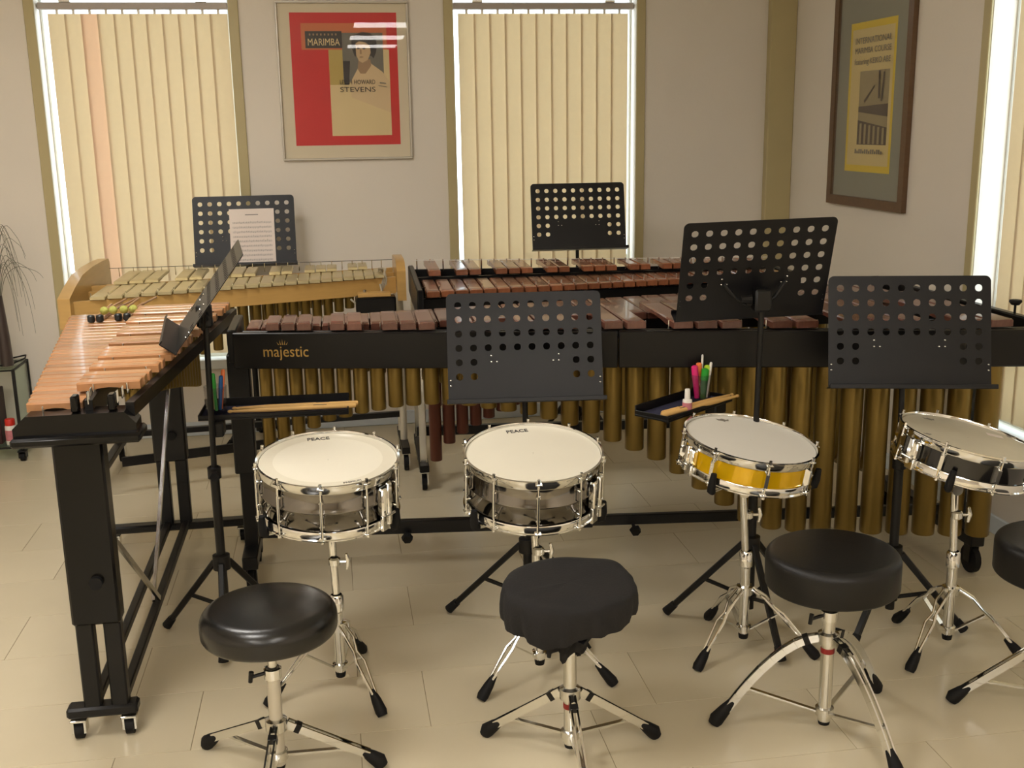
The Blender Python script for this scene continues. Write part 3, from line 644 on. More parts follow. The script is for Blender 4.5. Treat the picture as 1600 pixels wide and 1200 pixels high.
# ------------------------------------------------------------------ music stands
def desk_plate():
    # pierced steel desk: 10 columns, four full rows of holes and two rows with a pair at each side
    W, H, t, hr = .450, .318, .0022, .0105; px = .0425; nx, nyr = 10, 6
    x0 = -px*nx/2; top = H-.014; py = .0415; K = 12
    polys = []; idx = {}; pts = []
    def vid(x, y):
        k = (round(x, 5), round(y, 5))
        if k not in idx: idx[k] = len(pts); pts.append((x, y))
        return idx[k]
    def perim(cx, cy, a, b):
        q = []
        for (sx, sy, dx, dy) in ((1, -1, 0, 1), (1, 1, -1, 0), (-1, 1, 0, -1), (-1, -1, 1, 0)):
            for i in range(3): q.append((cx+sx*a+dx*2*a*i/3, cy+sy*b+dy*2*b*i/3))
        return q
    for r_ in range(nyr):
        for c in range(nx):
            cx = x0+px*(c+.5); cy = top-py*(r_+.5); q = perim(cx, cy, px/2, py/2); P = [vid(*k) for k in q]
            if r_ >= 4 and 2 <= c <= 7: polys.append(P); continue
            h = [vid(cx+hr*math.cos(math.atan2((y-cy)/py, (x-cx)/px)), cy+hr*math.sin(math.atan2((y-cy)/py, (x-cx)/px))) for x, y in q]
            for i in range(12): polys.append([P[i], P[(i+1) % 12], h[(i+1) % 12], h[i]])
    yb = top-py*nyr
    bot = [vid(x0+px*i/3, yb) for i in range(nx*3+1)]; tp = [vid(x0+px*i/3, top) for i in range(nx*3+1)]
    lf = [vid(x0, yb+py*i/3) for i in range(nyr*3+1)]; rg = [vid(-x0, yb+py*i/3) for i in range(nyr*3+1)]
    polys.append([vid(-W/2, 0), vid(W/2, 0), vid(W/2, yb)]+bot[::-1]+[vid(-W/2, yb)])
    def arc(cx, cy, a0, a1): return [vid(cx+.016*math.cos(R(a0+(a1-a0)*i/5)), cy+.016*math.sin(R(a0+(a1-a0)*i/5))) for i in range(6)]
    polys.append([vid(-W/2, yb)]+lf+[vid(-W/2, top-.002)]); polys.append([vid(W/2, yb), vid(W/2, top-.002)]+rg[::-1])
    polys.append([vid(-W/2, top-.002)]+tp+[vid(W/2, top-.002)]+arc(W/2-.016, H-.016, 0, 90)[0:]+arc(-W/2+.016, H-.016, 90, 180))
    n = len(pts); ec = {}
    for p in polys:
        for i in range(len(p)):
            a, b = p[i], p[(i+1) % len(p)]
            if a == b: continue
            ec.setdefault((min(a, b), max(a, b)), []).append((a, b))
    vs = [(x, -t/2, y) for x, y in pts]+[(x, t/2, y) for x, y in pts]
    fs = [tuple(dict.fromkeys(p)) for p in polys]; fs = fs+[tuple(i+n for i in f[::-1]) for f in fs]
    for k, e in ec.items():
        if len(e) == 1: a, b = e[0]; fs.append((a, a+n, b+n, b))
    return vs, fs, W, H
DV, DF, DW, DH = desk_plate()
DESK = {}
def music_stand(label, loc, yaw, hdesk, tilt, legs, R_=.27, hub=.25, top_back=True, roll=0.0, dx=0.0, dy=0.0, dscale=1.0):
    # local: desk front faces -y; desk bottom edge at height hdesk
    r = thing('music_stand', label, 'music stand', loc, R(yaw), 'perforated music stands')
    Td = Matrix.Translation((dx, dy-.05, hdesk)) @ Matrix.Rotation(R(roll), 4, 'Y') @ Matrix.Rotation(-R(tilt), 4, 'X') @ Matrix.Diagonal((dscale, dscale, dscale, 1))
    if 'p' not in DESK:
        DESK['p'] = MB().add(DV, DF).mesh('desk', 'desk_black', 30)
        DESK['l'] = MB().box(-DW/2-.004, DW/2+.004, -.048, .003, -.003, 0, .001).box(-DW/2-.004, DW/2+.004, -.050, -.047, -.003, .010, .001).mesh('lip', 'desk_black', 30)
        DESK['r'] = MB().ball((0, 0, 0), .0034, 8, 6, .8).mesh('rivet', 'chrome')
    d = obj('desk', DESK['p'], r); d.matrix_local = Td
    l = obj('lip', DESK['l'], r); l.matrix_local = Td
    for sx in (-1, 1):
        for (a, b) in ((.098, .135), (.098, .117), (.082, .117) if True else 0):
            for sy in (-.002, .002):
                q = obj('rivet', DESK['r'], d, (sx*a, sy, b))
        for b in (.05, .066): obj('rivet', DESK['r'], d, (sx*(DW/2-.008), -.002, b))
    zt = hdesk+.085
    # bracket arms behind the desk
    for sx in (-1, 1):
        a = Td @ Vector((sx*.092, .006, .12)); c = Vector((dx*.3, dy+.03, zt-.02)); m1 = Td @ Vector((sx*.06, .03, .085)); m2 = Td @ Vector((sx*.025, .04, .065))
        MB().tube([a, m1, m2, c], .0055, 8).build('bracket_arm', 'black_metal', r)
    MB().box(dx*.3-.024, dx*.3+.024, dy+.005, dy+.05, zt-.055, zt+.01, .006).build('tilt_clamp', 'black_metal', r)
    MB().cyl((dx*.3+.03, dy+.03, zt-.02), (dx*.3+.06, dy+.03, zt-.02), .013, .010, 8).build('clamp_knob', 'rubber', r)
    zb = .06
    MB().cyl((0, 0, .50), (dx*.3, dy+.03, zt-.03), .0085, seg=12).build('upper_pole', 'black_metal', r)
    MB().cyl((0, 0, zb), (0, 0, .52), .0135, seg=14).build('lower_pole', 'black_metal', r)
    MB().lathe([(.0136, 0), (.02, .004), (.02, .036), (.0136, .04)], 14, (0, 0, .50)).build('collar', 'black_metal', r)
    k = MB().cyl((.018, 0, .52), (.045, 0, .52), .005, seg=8).cyl((.036, 0, .52), (.05, 0, .52), .016, .014, 6); k.build('height_knob', 'rubber', r)
    MB().lathe([(.0138, -.025), (.026, -.022), (.026, .022), (.0138, .025)], 14, (0, 0, hub)).build('leg_hub', 'black_metal', r)
    MB().lathe([(.0138, -.012), (.021, -.01), (.021, .01), (.0138, .012)], 14, (0, 0, .10)).build('brace_hub', 'black_metal', r)
    for ang in legs:
        a = R(ang-yaw); ux, uy = math.cos(a), math.sin(a); rr = R_
        p = lambda t: (ux*(.022+(rr-.022)*t), uy*(.022+(rr-.022)*t), hub+(.018-hub)*t)
        lg = MB().bar(p(0), p(.93), .018, .018, ch=.003).build('leg', 'black_metal', r)
        MB().cyl(p(.90), p(1.02), .0125, .015, 10).build('rubber_foot', 'rubber', lg)
        MB().bar(p(.52), (ux*.02, uy*.02, .10), .008, .010).build('brace', 'black_metal', r)
    return r
ms_paper = music_stand('black pierced music stand holding a white music sheet, behind the vibraphone', (-.415, 5.36, 0), 0, .878, 14, (90, 210, 330), R_=.16, hub=.2, dscale=1.04)
ms_far = music_stand('black pierced music stand before the blind right of the red poster', (1.155, 5.19, 0), -4, .920, 14, (70, 190, 310), R_=.2, hub=.22)
ms_tray = music_stand('black pierced music stand seen from behind, carrying the tray with the small white bottle', (1.187, 2.955, 0), 176, .948, 20, (152, 28, 270), R_=.25, hub=.27, roll=1.2, dx=.014, dscale=.965)
ms_right = music_stand('black pierced music stand furthest right, behind the black snare drum', (1.60, 2.87, 0), -14, .758, 14, (335, 95, 215), R_=.21, hub=.24, roll=0)
ms_front = music_stand('charcoal pierced music stand between the two steel snare drums and the marimba', (.53, 3.10, 0), -6, .722, 16, (152, 28, 300), R_=.26, hub=.26)
ms_side = music_stand('black pierced music stand seen edge-on beside the orange xylophone', (-.385, 3.20, 0), -84, .925, 37, (158, 40, 272), R_=.20, hub=.24, dy=-.02)
# sheet of music
sh = tag(obj('music_sheet', None), 'white printed music sheet on the stand behind the vibraphone', 'sheet music')
T = Matrix.Translation((-.415, 5.31, .878)) @ Matrix.Rotation(-R(14), 4, 'X') @ Matrix.Translation((.035, -.004, .006))
sh.matrix_world = T
MB().box(-.103, .103, -.0006, .0002, 0, .262).build('paper', 'paper', sh)
rk = random.Random(3)
for k in range(9):
    z = .20-.022*k; b = MB()
    for q in range(5): b.box(-.09, .09, -.0009, -.0006, z-.0018*q, z-.0018*q+.0005)
    for q in range(16):
        x = -.08+.0105*q+rk.uniform(-.002, .002); zz = z-rk.uniform(0, .008); b.box(x-.0014, x+.0014, -.0011, -.0006, zz-.001, zz+.001); b.box(x+.001, x+.0015, -.001, -.0006, zz, zz+.006)
    b.build('staff', 'staff_ink', sh)
MB().box(-.03, .03, -.0009, -.0006, .232, .236).build('heading', 'staff_ink', sh)

# ------------------------------------------------------------------ clip-on trays and what lies in them
def tray(label, loc, rz, L, D):
    t = thing('stick_tray', label, 'tray', loc, R(rz), 'clip-on stick trays')
    MB().box(0, L, 0, D, -.006, 0, .001).build('bottom', 'black_metal', t)
    MB().box(0, L, D-.004, D, 0, .026, .001).build('rim', 'black_metal', t); MB().box(0, L, 0, .004, 0, .010, .001).build('rim', 'black_metal', t)
    MB().box(0, .004, 0, D, 0, .012, .001).build('rim', 'black_metal', t); MB().box(L-.004, L, 0, D, 0, .012, .001).build('rim', 'black_metal', t)
    MB().box(.006, L-.006, .006, D-.006, 0, .0012).build('felt', 'felt_blue', t)
    return t
t1 = tray('black tray with pens and drumsticks clamped to the edge-on music stand', (-.425, 3.245, .672), -2, .44, .15)
MB().box(.04, .075, -.03, .03, -.05, -.006, .004).build('clamp', 'black_metal', t1)
t2 = tray('black tray with the white bottle and pen cup beside the gold snare drum', (.905, 2.90, .68), 37, .33, .12)
MB().box(.27, .33, .02, .06, -.045, -.006, .004).build('clamp', 'black_metal', t2)
def stick(name, label, a, b, group):
    a = Vector(a); b = Vector(b); t = obj(name, None); tag(t, label, 'drumstick', group); d = (b-a); L = d.length
    x = d.normalized(); y = Vector((0, 0, 1)).cross(x).normalized(); t.matrix_world = frame3(a, x, y, x.cross(y))
    MB().tube([(0, 0, 0), (.004, 0, 0), (L*.70, 0, 0), (L*.93, 0, 0), (L*.955, 0, 0)], [.005, .0075, .0075, .0042, .0035], 12).build('shaft', 'stick_wood', t)
    MB(Matrix.Translation((L*.972, 0, 0)) @ Matrix.Rotation(math.pi/2, 4, 'Y')).ball((0, 0, 0), .0052, 10, 6, 1.5).build('tip', 'stick_wood', t)
    MB(Matrix.Translation((L*.28, 0, .0077))).box(-.02, .02, -.002, .002, -.0008, .0, 0).build('print_mark', 'ink', t)
stick('drumstick', 'pale drumstick lying in the tray beside the edge-on stand, the rear one', (.045, 3.30, .683), (-.335, 3.315, .683), 'drumsticks in the trays')
stick('drumstick', 'pale drumstick lying in the tray beside the edge-on stand, the front one', (.038, 3.27, .683), (-.345, 3.278, .683), 'drumsticks in the trays')
stick('drumstick', 'thick pale drumstick lying diagonally in front of the white bottle, front one', (.893, 2.925, .691), (1.190, 3.100, .691), 'drumsticks in the trays')
stick('drumstick', 'pale drumstick tucked behind the front one in the tray with the white bottle', (.900, 2.945, .691), (1.178, 3.117, .691), 'drumsticks in the trays')
def pens(label, loc, items, clear):
    c = thing('pen_cup', label, 'cup', loc, 0, 'pen cups in the trays')
    MB().lathe([(.001, 0), (.030, 0), (.034, .085), (.032, .085), (.0285, .003), (.001, .003)], 20).build('cup', clear, c)
    for (nm, lab, m1, m2, x, y, tx, ty, h, rr) in items:
        p = thing(nm, lab, 'pen', (loc[0]+x, loc[1]+y, loc[2]+.012)); top = Vector((tx, ty, h)); z = top.normalized()
        MB().tube([(0, 0, 0), top*.62], [rr*.8, rr], 10).build('barrel', m1, p); MB().tube([top*.62, top*.97, top], [rr*1.12, rr*1.05, rr*.6], 10).build('cap', m2, p)
pens('small clear cup of marker pens on the tray by the edge-on stand', (-.375, 3.30, .673),
     [('marker_pen', 'green marker pen leaning left in the cup by the edge-on stand', 'pen_green', 'pen_green', .0, -.008, -.002, -.005, .115, .006),
      ('marker_pen', 'yellow-capped marker pen in the cup by the edge-on stand', 'pen_yellow', 'pen_yellow', -.012, .008, -.004, .0, .118, .0075),
      ('marker_pen', 'blue marker pen in the cup by the edge-on stand', 'pen_blue', 'pen_blue', .010, .0, .010, -.004, .105, .006),
      ('marker_pen', 'orange marker pen in the cup by the edge-on stand', 'pen_orange', 'pen_orange', .012, .012, .014, .0, .12, .006)], 'cup_clear')
pens('clear cup crowded with bright highlighters behind the white bottle', (1.065, 3.095, .681),
     [('highlighter_pen', 'pink highlighter at the left of the crowded pen cup', 'pen_pink', 'pen_pink', -.012, -.004, -.010, .0, .100, .0095),
      ('highlighter_pen', 'dark green highlighter with bright green cap in the crowded pen cup', 'pen_darkgreen', 'pen_green', .004, -.012, .004, -.004, .092, .0105),
      ('highlighter_pen', 'lime highlighter at the right of the crowded pen cup', 'pen_darkgreen', 'pen_lime', .012, .002, .010, .0, .098, .0095),
      ('highlighter_pen', 'orange highlighter at the back of the crowded pen cup', 'pen_orange', 'pen_orange', -.002, .012, .0, .002, .104, .0085),
      ('pencil', 'thin red pencil sticking up highest from the crowded pen cup', 'plastic_red', 'plastic_white', .006, .014, .004, .004, .128, .003),
      ('white_pen', 'white pen at the right edge of the crowded pen cup', 'plastic_white', 'plastic_white', .018, -.004, .012, .0, .108, .004)], 'cup_clear')
bt = thing('correction_bottle', 'small white bottle with pink label standing on the tray by the gold snare drum', 'bottle', (.988, 2.985, .6815))
MB().lathe([(.001, 0), (.0125, 0), (.014, .003), (.014, .032), (.013, .036), (.009, .038)], 18).build('body', 'plastic_white', bt)
MB().lathe([(.0143, .006), (.0143, .028)], 18).build('label_band', 'label_pink', bt); MB().lathe([(.0085, .037), (.0085, .045), (.0075, .066), (.006, .068), (.001, .068)], 16).build('cap', 'plastic_white', bt)

# ------------------------------------------------------------------ snare drums and their stands
def snare(label, head, tiltx, tilty, depth, shell_m, head_m, nl, strainer, big, lug0=18.0, prints=()):
    # head = world position of the batter head centre
    rot = Euler((R(tiltx), R(tilty), 0), 'XYZ').to_matrix().to_4x4()
    M = Matrix.Translation(head) @ rot @ Matrix.Translation((0, 0, -depth))
    t = tag(obj('snare_drum', None), label, 'snare drum', 'snare drums'); t.matrix_world = M
    RS = .178; h = depth; bead = .004 if big else .0
    prof = [(RS, .012), (RS, h*.46), (RS+bead, h*.485), (RS+bead, h*.515), (RS, h*.54), (RS, h-.010)] if big else [(RS, .012), (RS, h-.010)]
    MB().lathe(prof, 64).build('shell', shell_m, t, 50)
    MB().lathe([(.001, h), (RS*.6, h), (RS+.001, h), (RS+.002, h-.004)], 64).build('batter_head', head_m, t)
    MB().lathe([(.001, .002), (RS+.001, .002), (RS+.002, .006)], 48).build('snare_side_head', 'head_cream', t)
    def hoop(z, up):
        s_ = 1 if up else -1
        p = [(RS+.0025, z-s_*.014), (RS+.0045, z-s_*.015), (RS+.006, z-s_*.012), (RS+.0062, z+s_*.004), (RS+.0095, z+s_*.0065), (RS+.0095, z+s_*.009), (RS+.004, z+s_*.010), (RS+.0025, z+s_*.006)]
        MB().lathe(p, 64, closed=True).build('hoop', 'chrome', t, 50)
    hoop(h-.002, True); hoop(.004, False)
    for i in range(nl):
        a = R(lug0+360*i/nl); c, s_ = math.cos(a), math.sin(a); Tm = Matrix.Rotation(a, 4, 'Z')
        if big: lg = MB(Tm).cyl((RS+.011, 0, h*.22), (RS+.011, 0, h*.78), .0042, seg=10).box(RS-.001, RS+.013, -.006, .006, h*.24, h*.29, .002).box(RS-.001, RS+.013, -.006, .006, h*.71, h*.76, .002).build('lug', 'chrome', t)
        else: lg = MB(Tm).add([(RS, -.008, h*.18), (RS, .008, h*.18), (RS, .008, h*.82), (RS, -.008, h*.82), (RS+.014, -.005, h*.28), (RS+.014, .005, h*.28), (RS+.014, .005, h*.72), (RS+.014, -.005, h*.72)], [(4, 5, 6, 7), (0, 1, 5, 4), (1, 2, 6, 5), (2, 3, 7, 6), (3, 0, 4, 7)]).build('lug', 'chrome', t)
        MB(Tm).cyl((RS+.0115, 0, h*.7), (RS+.0115, 0, h+.012), .0026, seg=8).cyl((RS+.0115, 0, h+.003), (RS+.0115, 0, h+.016), .0042, seg=6).box(RS+.004, RS+.018, -.009, .009, h+.000, h+.004, .001).build('tension_rod', 'chrome', lg)
        MB(Tm).cyl((RS+.0115, 0, h*.3), (RS+.0115, 0, -.006), .0026, seg=8).cyl((RS+.0115, 0, -.008), (RS+.0115, 0, .002), .005, seg=8).box(RS+.004, RS+.018, -.009, .009, -.001, .003, .001).build('tension_rod', 'chrome', lg)
    Ts = Matrix.Rotation(R(strainer), 4, 'Z')
    st = MB(Ts).box(RS, RS+.020, -.018, .018, h*.25, h*.80, .004).box(RS+.018, RS+.030, -.008, .008, h*.30, h*.92, .003).build('strainer', 'chrome', t)
    MB(Ts).cyl((RS+.026, 0, h*.45), (RS+.026, 0, h*.10), .007, seg=10).cyl((RS+.03, -.016, h*.3), (RS+.03, .016, h*.3), .004, seg=8).build('strainer_lever', 'chrome_soft', st)
    MB(Ts).box(RS+.006, RS+.016, -.014, .014, -.010, h*.25, .002).build('snare_clip', 'chrome_soft', st)
    for p in prints: p(t, h)
    # stand
    return M
def letter(body, x, y, size, wd, rz=0.0, m_='ink', bold=.0):
    return lambda t, h: text('head_lettering', body, size, m_, t, Matrix.Translation((x, y, h+.0006)) @ Matrix.Rotation(R(rz), 4, 'Z'), wd, bold, .0003)
def ringf(r0, r1, m_, name): return lambda t, h: MB().lathe([(r0, h+.0003), (r1, h+.0003)], 64).build(name, m_, t)
def crown(x, y, s_): return lambda t, h: MB().prism([(x+s_*a, y+s_*b) for a, b in ((-1, .35), (-.5, .12), (0, .5), (.5, .12), (1, .4), (.8, -.35), (.25, -.4), (.15, -.75), (-.2, -.45), (-.8, -.3))], h+.0004, h+.0007).build('head_mark', 'ink_grey', t)
def patch(x, y, a, b, rz): return lambda t, h: MB(Matrix.Translation((x, y, h+.0006)) @ Matrix.Rotation(R(rz), 4, 'Z')).box(-a, a, -b, b, 0, .0005).build('tape_patch', 'paper', t)
def snare_stand(label, M, base, ztop, legs, R_=.185, rz=0.0):
    bx, by = base
    t = thing('snare_stand', label, 'drum stand', (bx, by, 0), 0, 'chrome snare drum stands')
    W2L = Matrix.Translation((-bx, -by, 0)); D = W2L @ M
    c = D @ Vector((0, 0, -.045))
    zb = ztop
    MB().cyl((0, 0, .05), (0, 0, zb*.58), .0145, seg=18).build('base_tube', 'chrome', t)
    MB().lathe([(.0146, -.005), (.019, 0), (.019, .04), (.0146, .046)], 18, (0, 0, zb*.58-.02)).build('tube_collar', 'chrome', t)
    MB().cyl((0, 0, zb*.56), (c.x*.7, c.y*.7, zb), .0105, seg=16).build('upper_tube', 'chrome', t)
    w_ = MB().cyl((.015, -.004, zb*.86), (.03, -.006, zb*.86), .004, seg=8); w_.tube([(.032, -.006, zb*.86-.022), (.036, -.006, zb*.86), (.032, -.006, zb*.86+.022)], [.004, .007, .004], 10); w_.build('wing_nut', 'chrome', t)
    MB().lathe([(.011, -.012), (.016, -.008), (.016, .008), (.011, .012)], 16, (0, 0, zb*.86)).build('clamp_collar', 'chrome', t)
    # tilter and basket
    MB().cyl((c.x*.7-.0, c.y*.7-.016, zb+.008), (c.x*.7, c.y*.7+.016, zb+.008), .016, seg=16).build('tilter', 'chrome_soft', t)
    MB().cyl((c.x*.7, c.y*.7, zb), c, .011, seg=12).build('basket_post', 'black_metal', t)
    for a in (100, 220, 340):
        a = R(a+rz); p = lambda r_, z: D @ Vector((r_*math.cos(a), r_*math.sin(a), z))
        ar = MB().tube([p(.0, -.036), p(.09, -.028), p(.165, -.022), p(.190, -.020), p(.1935, -.008)], .0055, 10).build('basket_arm', 'chrome', t)
        MB().tube([p(.186, -.021), p(.1955, -.016), p(.1985, .004), p(.1985, .034)], [.010, .0115, .011, .008], 10).build('rubber_tip', 'rubber', ar)
    # tripod: paired wire legs with a brace each
    MB().lathe([(.0148, -.014), (.024, -.012), (.024, .012), (.0148, .014)], 18, (0, 0, .185)).build('leg_hub', 'chrome', t)
    MB().lathe([(.0148, -.010), (.021, -.008), (.021, .008), (.0148, .010)], 18, (0, 0, .066)).build('brace_hub', 'chrome', t)
    MB().lathe([(.001, 0), (.013, .002), (.0145, .012), (.0145, .02)], 16, (0, 0, .032)).build('tube_cap', 'rubber', t)
    for ang in legs:
        a = R(ang); u = Vector((math.cos(a), math.sin(a), 0)); n_ = Vector((-u.y, u.x, 0))
        lg = MB()
        for s_ in (-1, 1):
            o_ = n_*.009*s_
            lg.tube([u*.022+o_+Vector((0, 0, .19)), u*.060+o_*1.2+Vector((0, 0, .168)), u*.085+o_*.5+Vector((0, 0, .138)), u*.110+o_*1.3+Vector((0, 0, .118)), u*(R_-.012)+o_*.5+Vector((0, 0, .045))], .0042, 8)
        lgo = lg.build('leg', 'chrome', t)
        MB().bar(u*.100+Vector((0, 0, .125)), u*.020+Vector((0, 0, .066)), .014, .004).build('leg_brace', 'chrome_soft', t)
        p0 = u*(R_-.030)+Vector((0, 0, .058)); p1 = u*(R_+.012)+Vector((0, 0, .014))
        MB().tube([p0, p0.lerp(p1, .5), p1, p1+Vector((u.x*.008, u.y*.008, -.010))], [.008, .0135, .016, .013], 10).build('rubber_foot', 'rubber', lgo)
    return t
D1 = ((-.047, 2.818, .653), 7, 1); D2 = ((.492, 2.765, .652), 9, 0); D3 = ((1.108, 2.79, .643), 6.5, 7.5); D4 = ((1.705, 2.70, .638), 5, 11)
M1 = snare('steel snare drum furthest left, cream head with paler centre', *D1, .14, 'shell_steel', 'head_cream', 10, -42, True, -96,
           (ringf(.143, .177, 'ring_film', 'damping_ring'), letter('PEACE', -.026, .142, .026, .060, 6, bold=.0004), letter('PREMIUM', .060, -.145, .013, .046, 17, 'ink')))
M2 = snare('steel snare drum behind the cloth-covered stool, glossy cream head', *D2, .14, 'shell_steel', 'head_cream', 10, -42, True, -96,
           (letter('PEACE', -.020, .142, .026, .060, 4, bold=.0004),))
M3 = snare('shallow snare drum with a bright gold shell and white head', *D3, .085, 'shell_gold', 'head_white', 8, 196, False, -95,
           (crown(-.032, .145, .020),))
M4 = snare('shallow black-shelled snare drum at the right edge, with a tape patch on its head', *D4, .085, 'shell_black', 'head_worn', 8, 196, False, -93,
           (crown(-.045, .135, .018), crown(-.135, -.02, .012), patch(.118, .055, .022, .013, -20)))
snare_stand('chrome tripod stand under the leftmost steel snare drum', M1, (-.045, 2.81), .43, (200, 300, 72), .19, -10)
snare_stand('chrome tripod stand under the steel snare drum behind the cloth-covered stool', M2, (.505, 2.775), .43, (212, 332, 85), .195, -10)
snare_stand('chrome tripod stand under the gold-shelled snare drum', M3, (1.118, 2.82), .48, (212, 330, 100), .19, 4)
snare_stand('chrome tripod stand under the black-shelled snare drum', M4, (1.69, 2.70), .48, (212, 330, 105), .185, 13)

# ------------------------------------------------------------------ drum thrones
def throne(label, loc, ztop, seat, legs, R_, hubz, curved=False, rod=False, post_m='chrome_soft', tilt=(0, 0), flat=True):
    t = thing('drum_throne', label, 'stool', (loc[0], loc[1], 0), 0, 'drum thrones')
    Ts = Matrix.Translation((0, 0, ztop)) @ Euler((R(tilt[0]), R(tilt[1]), 0)).to_matrix().to_4x4()
    seat(t, Ts); zs = ztop-.10
    MB().cyl((0, 0, zs-.09), (0, 0, zs+.02), .011, seg=14).build('upper_post', 'chrome_soft', t)
    MB().cyl((0, 0, .03), (0, 0, zs-.06), .016, seg=18).build('post', post_m, t)
    MB().lathe([(.0162, -.014), (.021, -.012), (.021, .012), (.0162, .014)], 16, (0, 0, zs-.07)).build('height_collar', 'chrome', t)
    MB().cyl((-.018, 0, zs-.07), (-.05, -.004, zs-.075), .0045, seg=8).cyl((-.048, -.004, zs-.062), (-.052, -.004, zs-.088), .006, .005, 8).build('wing_screw', 'black_metal', t)
    MB().lathe([(.0163, -.016), (.026, -.014), (.026, .012), (.0163, .016)], 16, (0, 0, hubz)).build('leg_hub', 'chrome_soft', t)
    MB().lathe([(.0163, -.012), (.023, -.010), (.023, .010), (.0163, .012)], 16, (0, 0, .055)).build('brace_hub', 'chrome_soft', t)
    MB().lathe([(.001, 0), (.014, .002), (.016, .014)], 16, (0, 0, .018)).build('post_cap', 'rubber', t)
    if post_m == 'chrome_soft': MB().lathe([(.0164, 0), (.0172, .001), (.0172, .013), (.0164, .014)], 16, (0, 0, hubz-.04)).build('tape_band', 'tape_red', t)
    for ang in legs:
        a = R(ang); u = Vector((math.cos(a), math.sin(a), 0)); n_ = Vector((-u.y, u.x, 0))
        z = lambda k: (hubz+(.035-hubz)*(k if not curved else k**1.7))
        P = lambda k: u*(.024+(R_-.03)*k)+Vector((0, 0, z(k)))
        lg = MB()
        if rod:
            for s_ in (-1, 1): lg.tube([P(0)+n_*.010*s_, P(.12)+n_*.014*s_, P(.3)+n_*.012*s_, P(.95)+n_*.005*s_], .0045, 8)
        else:
            K = 8 if curved else 1
            for s_ in (-1, 1):
                for k in range(K): lg.bar(P(k/K*.97)+n_*.007*s_, P((k+1)/K*.97)+n_*.007*s_, .0045, .019)
        lgo = lg.build('leg', 'chrome', t)
        MB().bar(P(.78), u*.022+Vector((0, 0, .055)), .012, .005).build('leg_brace', 'chrome_soft', t)
        p0 = P(.90); p1 = u*(R_+.012)+Vector((0, 0, .017))
        MB().tube([p0, p0.lerp(p1, .5), p1, p1+Vector((u.x*.006, u.y*.006, -.012))], [.010, .0155, .019, .015], 12).build('rubber_foot', 'rubber', lgo)
        if not rod: MB().bar(P(.10), P(.16), .020, .0215).build('leg_sleeve', 'black_metal', lgo)
    return t
def seat_round(r_, th, m_, rb, name='seat', dome=.006):
    def f(t, Ts):
        p = [(.001, dome)]+[(r_*.45, dome*.85), (r_-rb, 0)]
        for i in range(1, 9): a = R(90-i*90/8); p.append((r_-rb+rb*math.cos(a), -rb+rb*math.sin(a)))
        for i in range(1, 6): a = R(-i*90/5); p.append((r_-rb*.6+rb*.6*math.cos(a), -th+rb*.6+rb*.6*math.sin(a)))
        p.append((.001, -th)); MB(Ts).lathe(p, 56).build('seat', m_, t, 60)
        MB(Ts).box(-.06, .06, -.03, .03, -th-.012, -th, .003).build('seat_plate', 'black_metal', t)
    return f
def seat_cloth(r_, th):
    def f(t, Ts):
        seg = 96; prof = [(.02, .0), (.3, .002), (.6, .003), (.85, .001), (.96, -.003), (1.0, -.012), (1.015, -.03), (1.02, -.055), (1.01, -.08), (.985, -.098)]
        vs = []; fs = []; gs = lambda a, c, w_: math.exp(-(((a-R(c)+math.pi) % (2*math.pi)-math.pi)/R(w_))**2)
        for j, (q, z) in enumerate(prof):
            dn_ = max(0, (j-4)/5)
            for k in range(seg):
                a = 2*math.pi*k/seg
                sq = 1+q*q*(.075*gs(a, 38, 16)+.03*gs(a, 120, 25)+.045*gs(a, 218, 22)+.03*gs(a, 330, 20)-.03*gs(a, 0, 18)-.035*gs(a, 270, 30))
                w_ = dn_*(.006*math.sin(6*a+1.3)+.004*math.sin(13*a+.4)+.003*math.sin(23*a)-.010*gs(a, 250, 9)+.006*gs(a, 235, 6))
                dz = dn_*(-.012*gs(a, 215, 40)+.016*gs(a, 320, 40)+.004*math.sin(7*a))
                fold = q*(j < 6)*(.005*gs(a, 225, 10)*math.sin(q*16)+.004*gs(a, 205, 8)*math.sin(q*22+1)+.002*math.sin(5*a+q*7)); fold += .008*q*q*gs(a, 38, 25)-.010*q**3*gs(a, 250, 30)
                d = r_*q*sq+w_; vs.append((d*math.cos(a), d*math.sin(a), z*th/.098+dz+fold))
        for j in range(len(prof)-1):
            for k in range(seg): k2 = (k+1) % seg; fs.append((j*seg+k, j*seg+k2, (j+1)*seg+k2, (j+1)*seg+k))
        fs += [tuple(range(seg)), tuple((len(prof)-1)*seg+k for k in range(seg-1, -1, -1))]
        MB(Ts).add(vs, fs).build('cloth_cover', 'cloth', t, 75)
        # gathered cloth hanging under the seat round the post
        vs = []; fs = []; seg = 40
        for j, (q, z) in enumerate(((.11, -.09), (.075, -.105), (.055, -.125), (.045, -.15), (.040, -.175))):
            for k in range(seg):
                a = 2*math.pi*k/seg; d = q*(1+.22*math.sin(7*a+j*.6)+.12*math.sin(11*a+j)); vs.append((d*math.cos(a)-.012*(j > 2), d*math.sin(a), z+.012*math.sin(5*a+1)*(j > 2)))
        for j in range(4):
            for k in range(seg): k2 = (k+1) % seg; fs.append((j*seg+k, j*seg+k2, (j+1)*seg+k2, (j+1)*seg+k))
        MB(Ts).add(vs, fs).build('cloth_gather', 'cloth', t, 75)
    return f
throne('low round stool with glossy black leather seat in the left foreground', (-.195, 2.41), .437, seat_round(.157, .072, 'leather', .034), (140, -3, 262), .225, .135, post_m='tube_ivory')
throne('stool covered with a crumpled black cloth in the centre foreground', (.505, 2.37), .452, seat_cloth(.158, .080), (148, 8, 268), .21, .165)
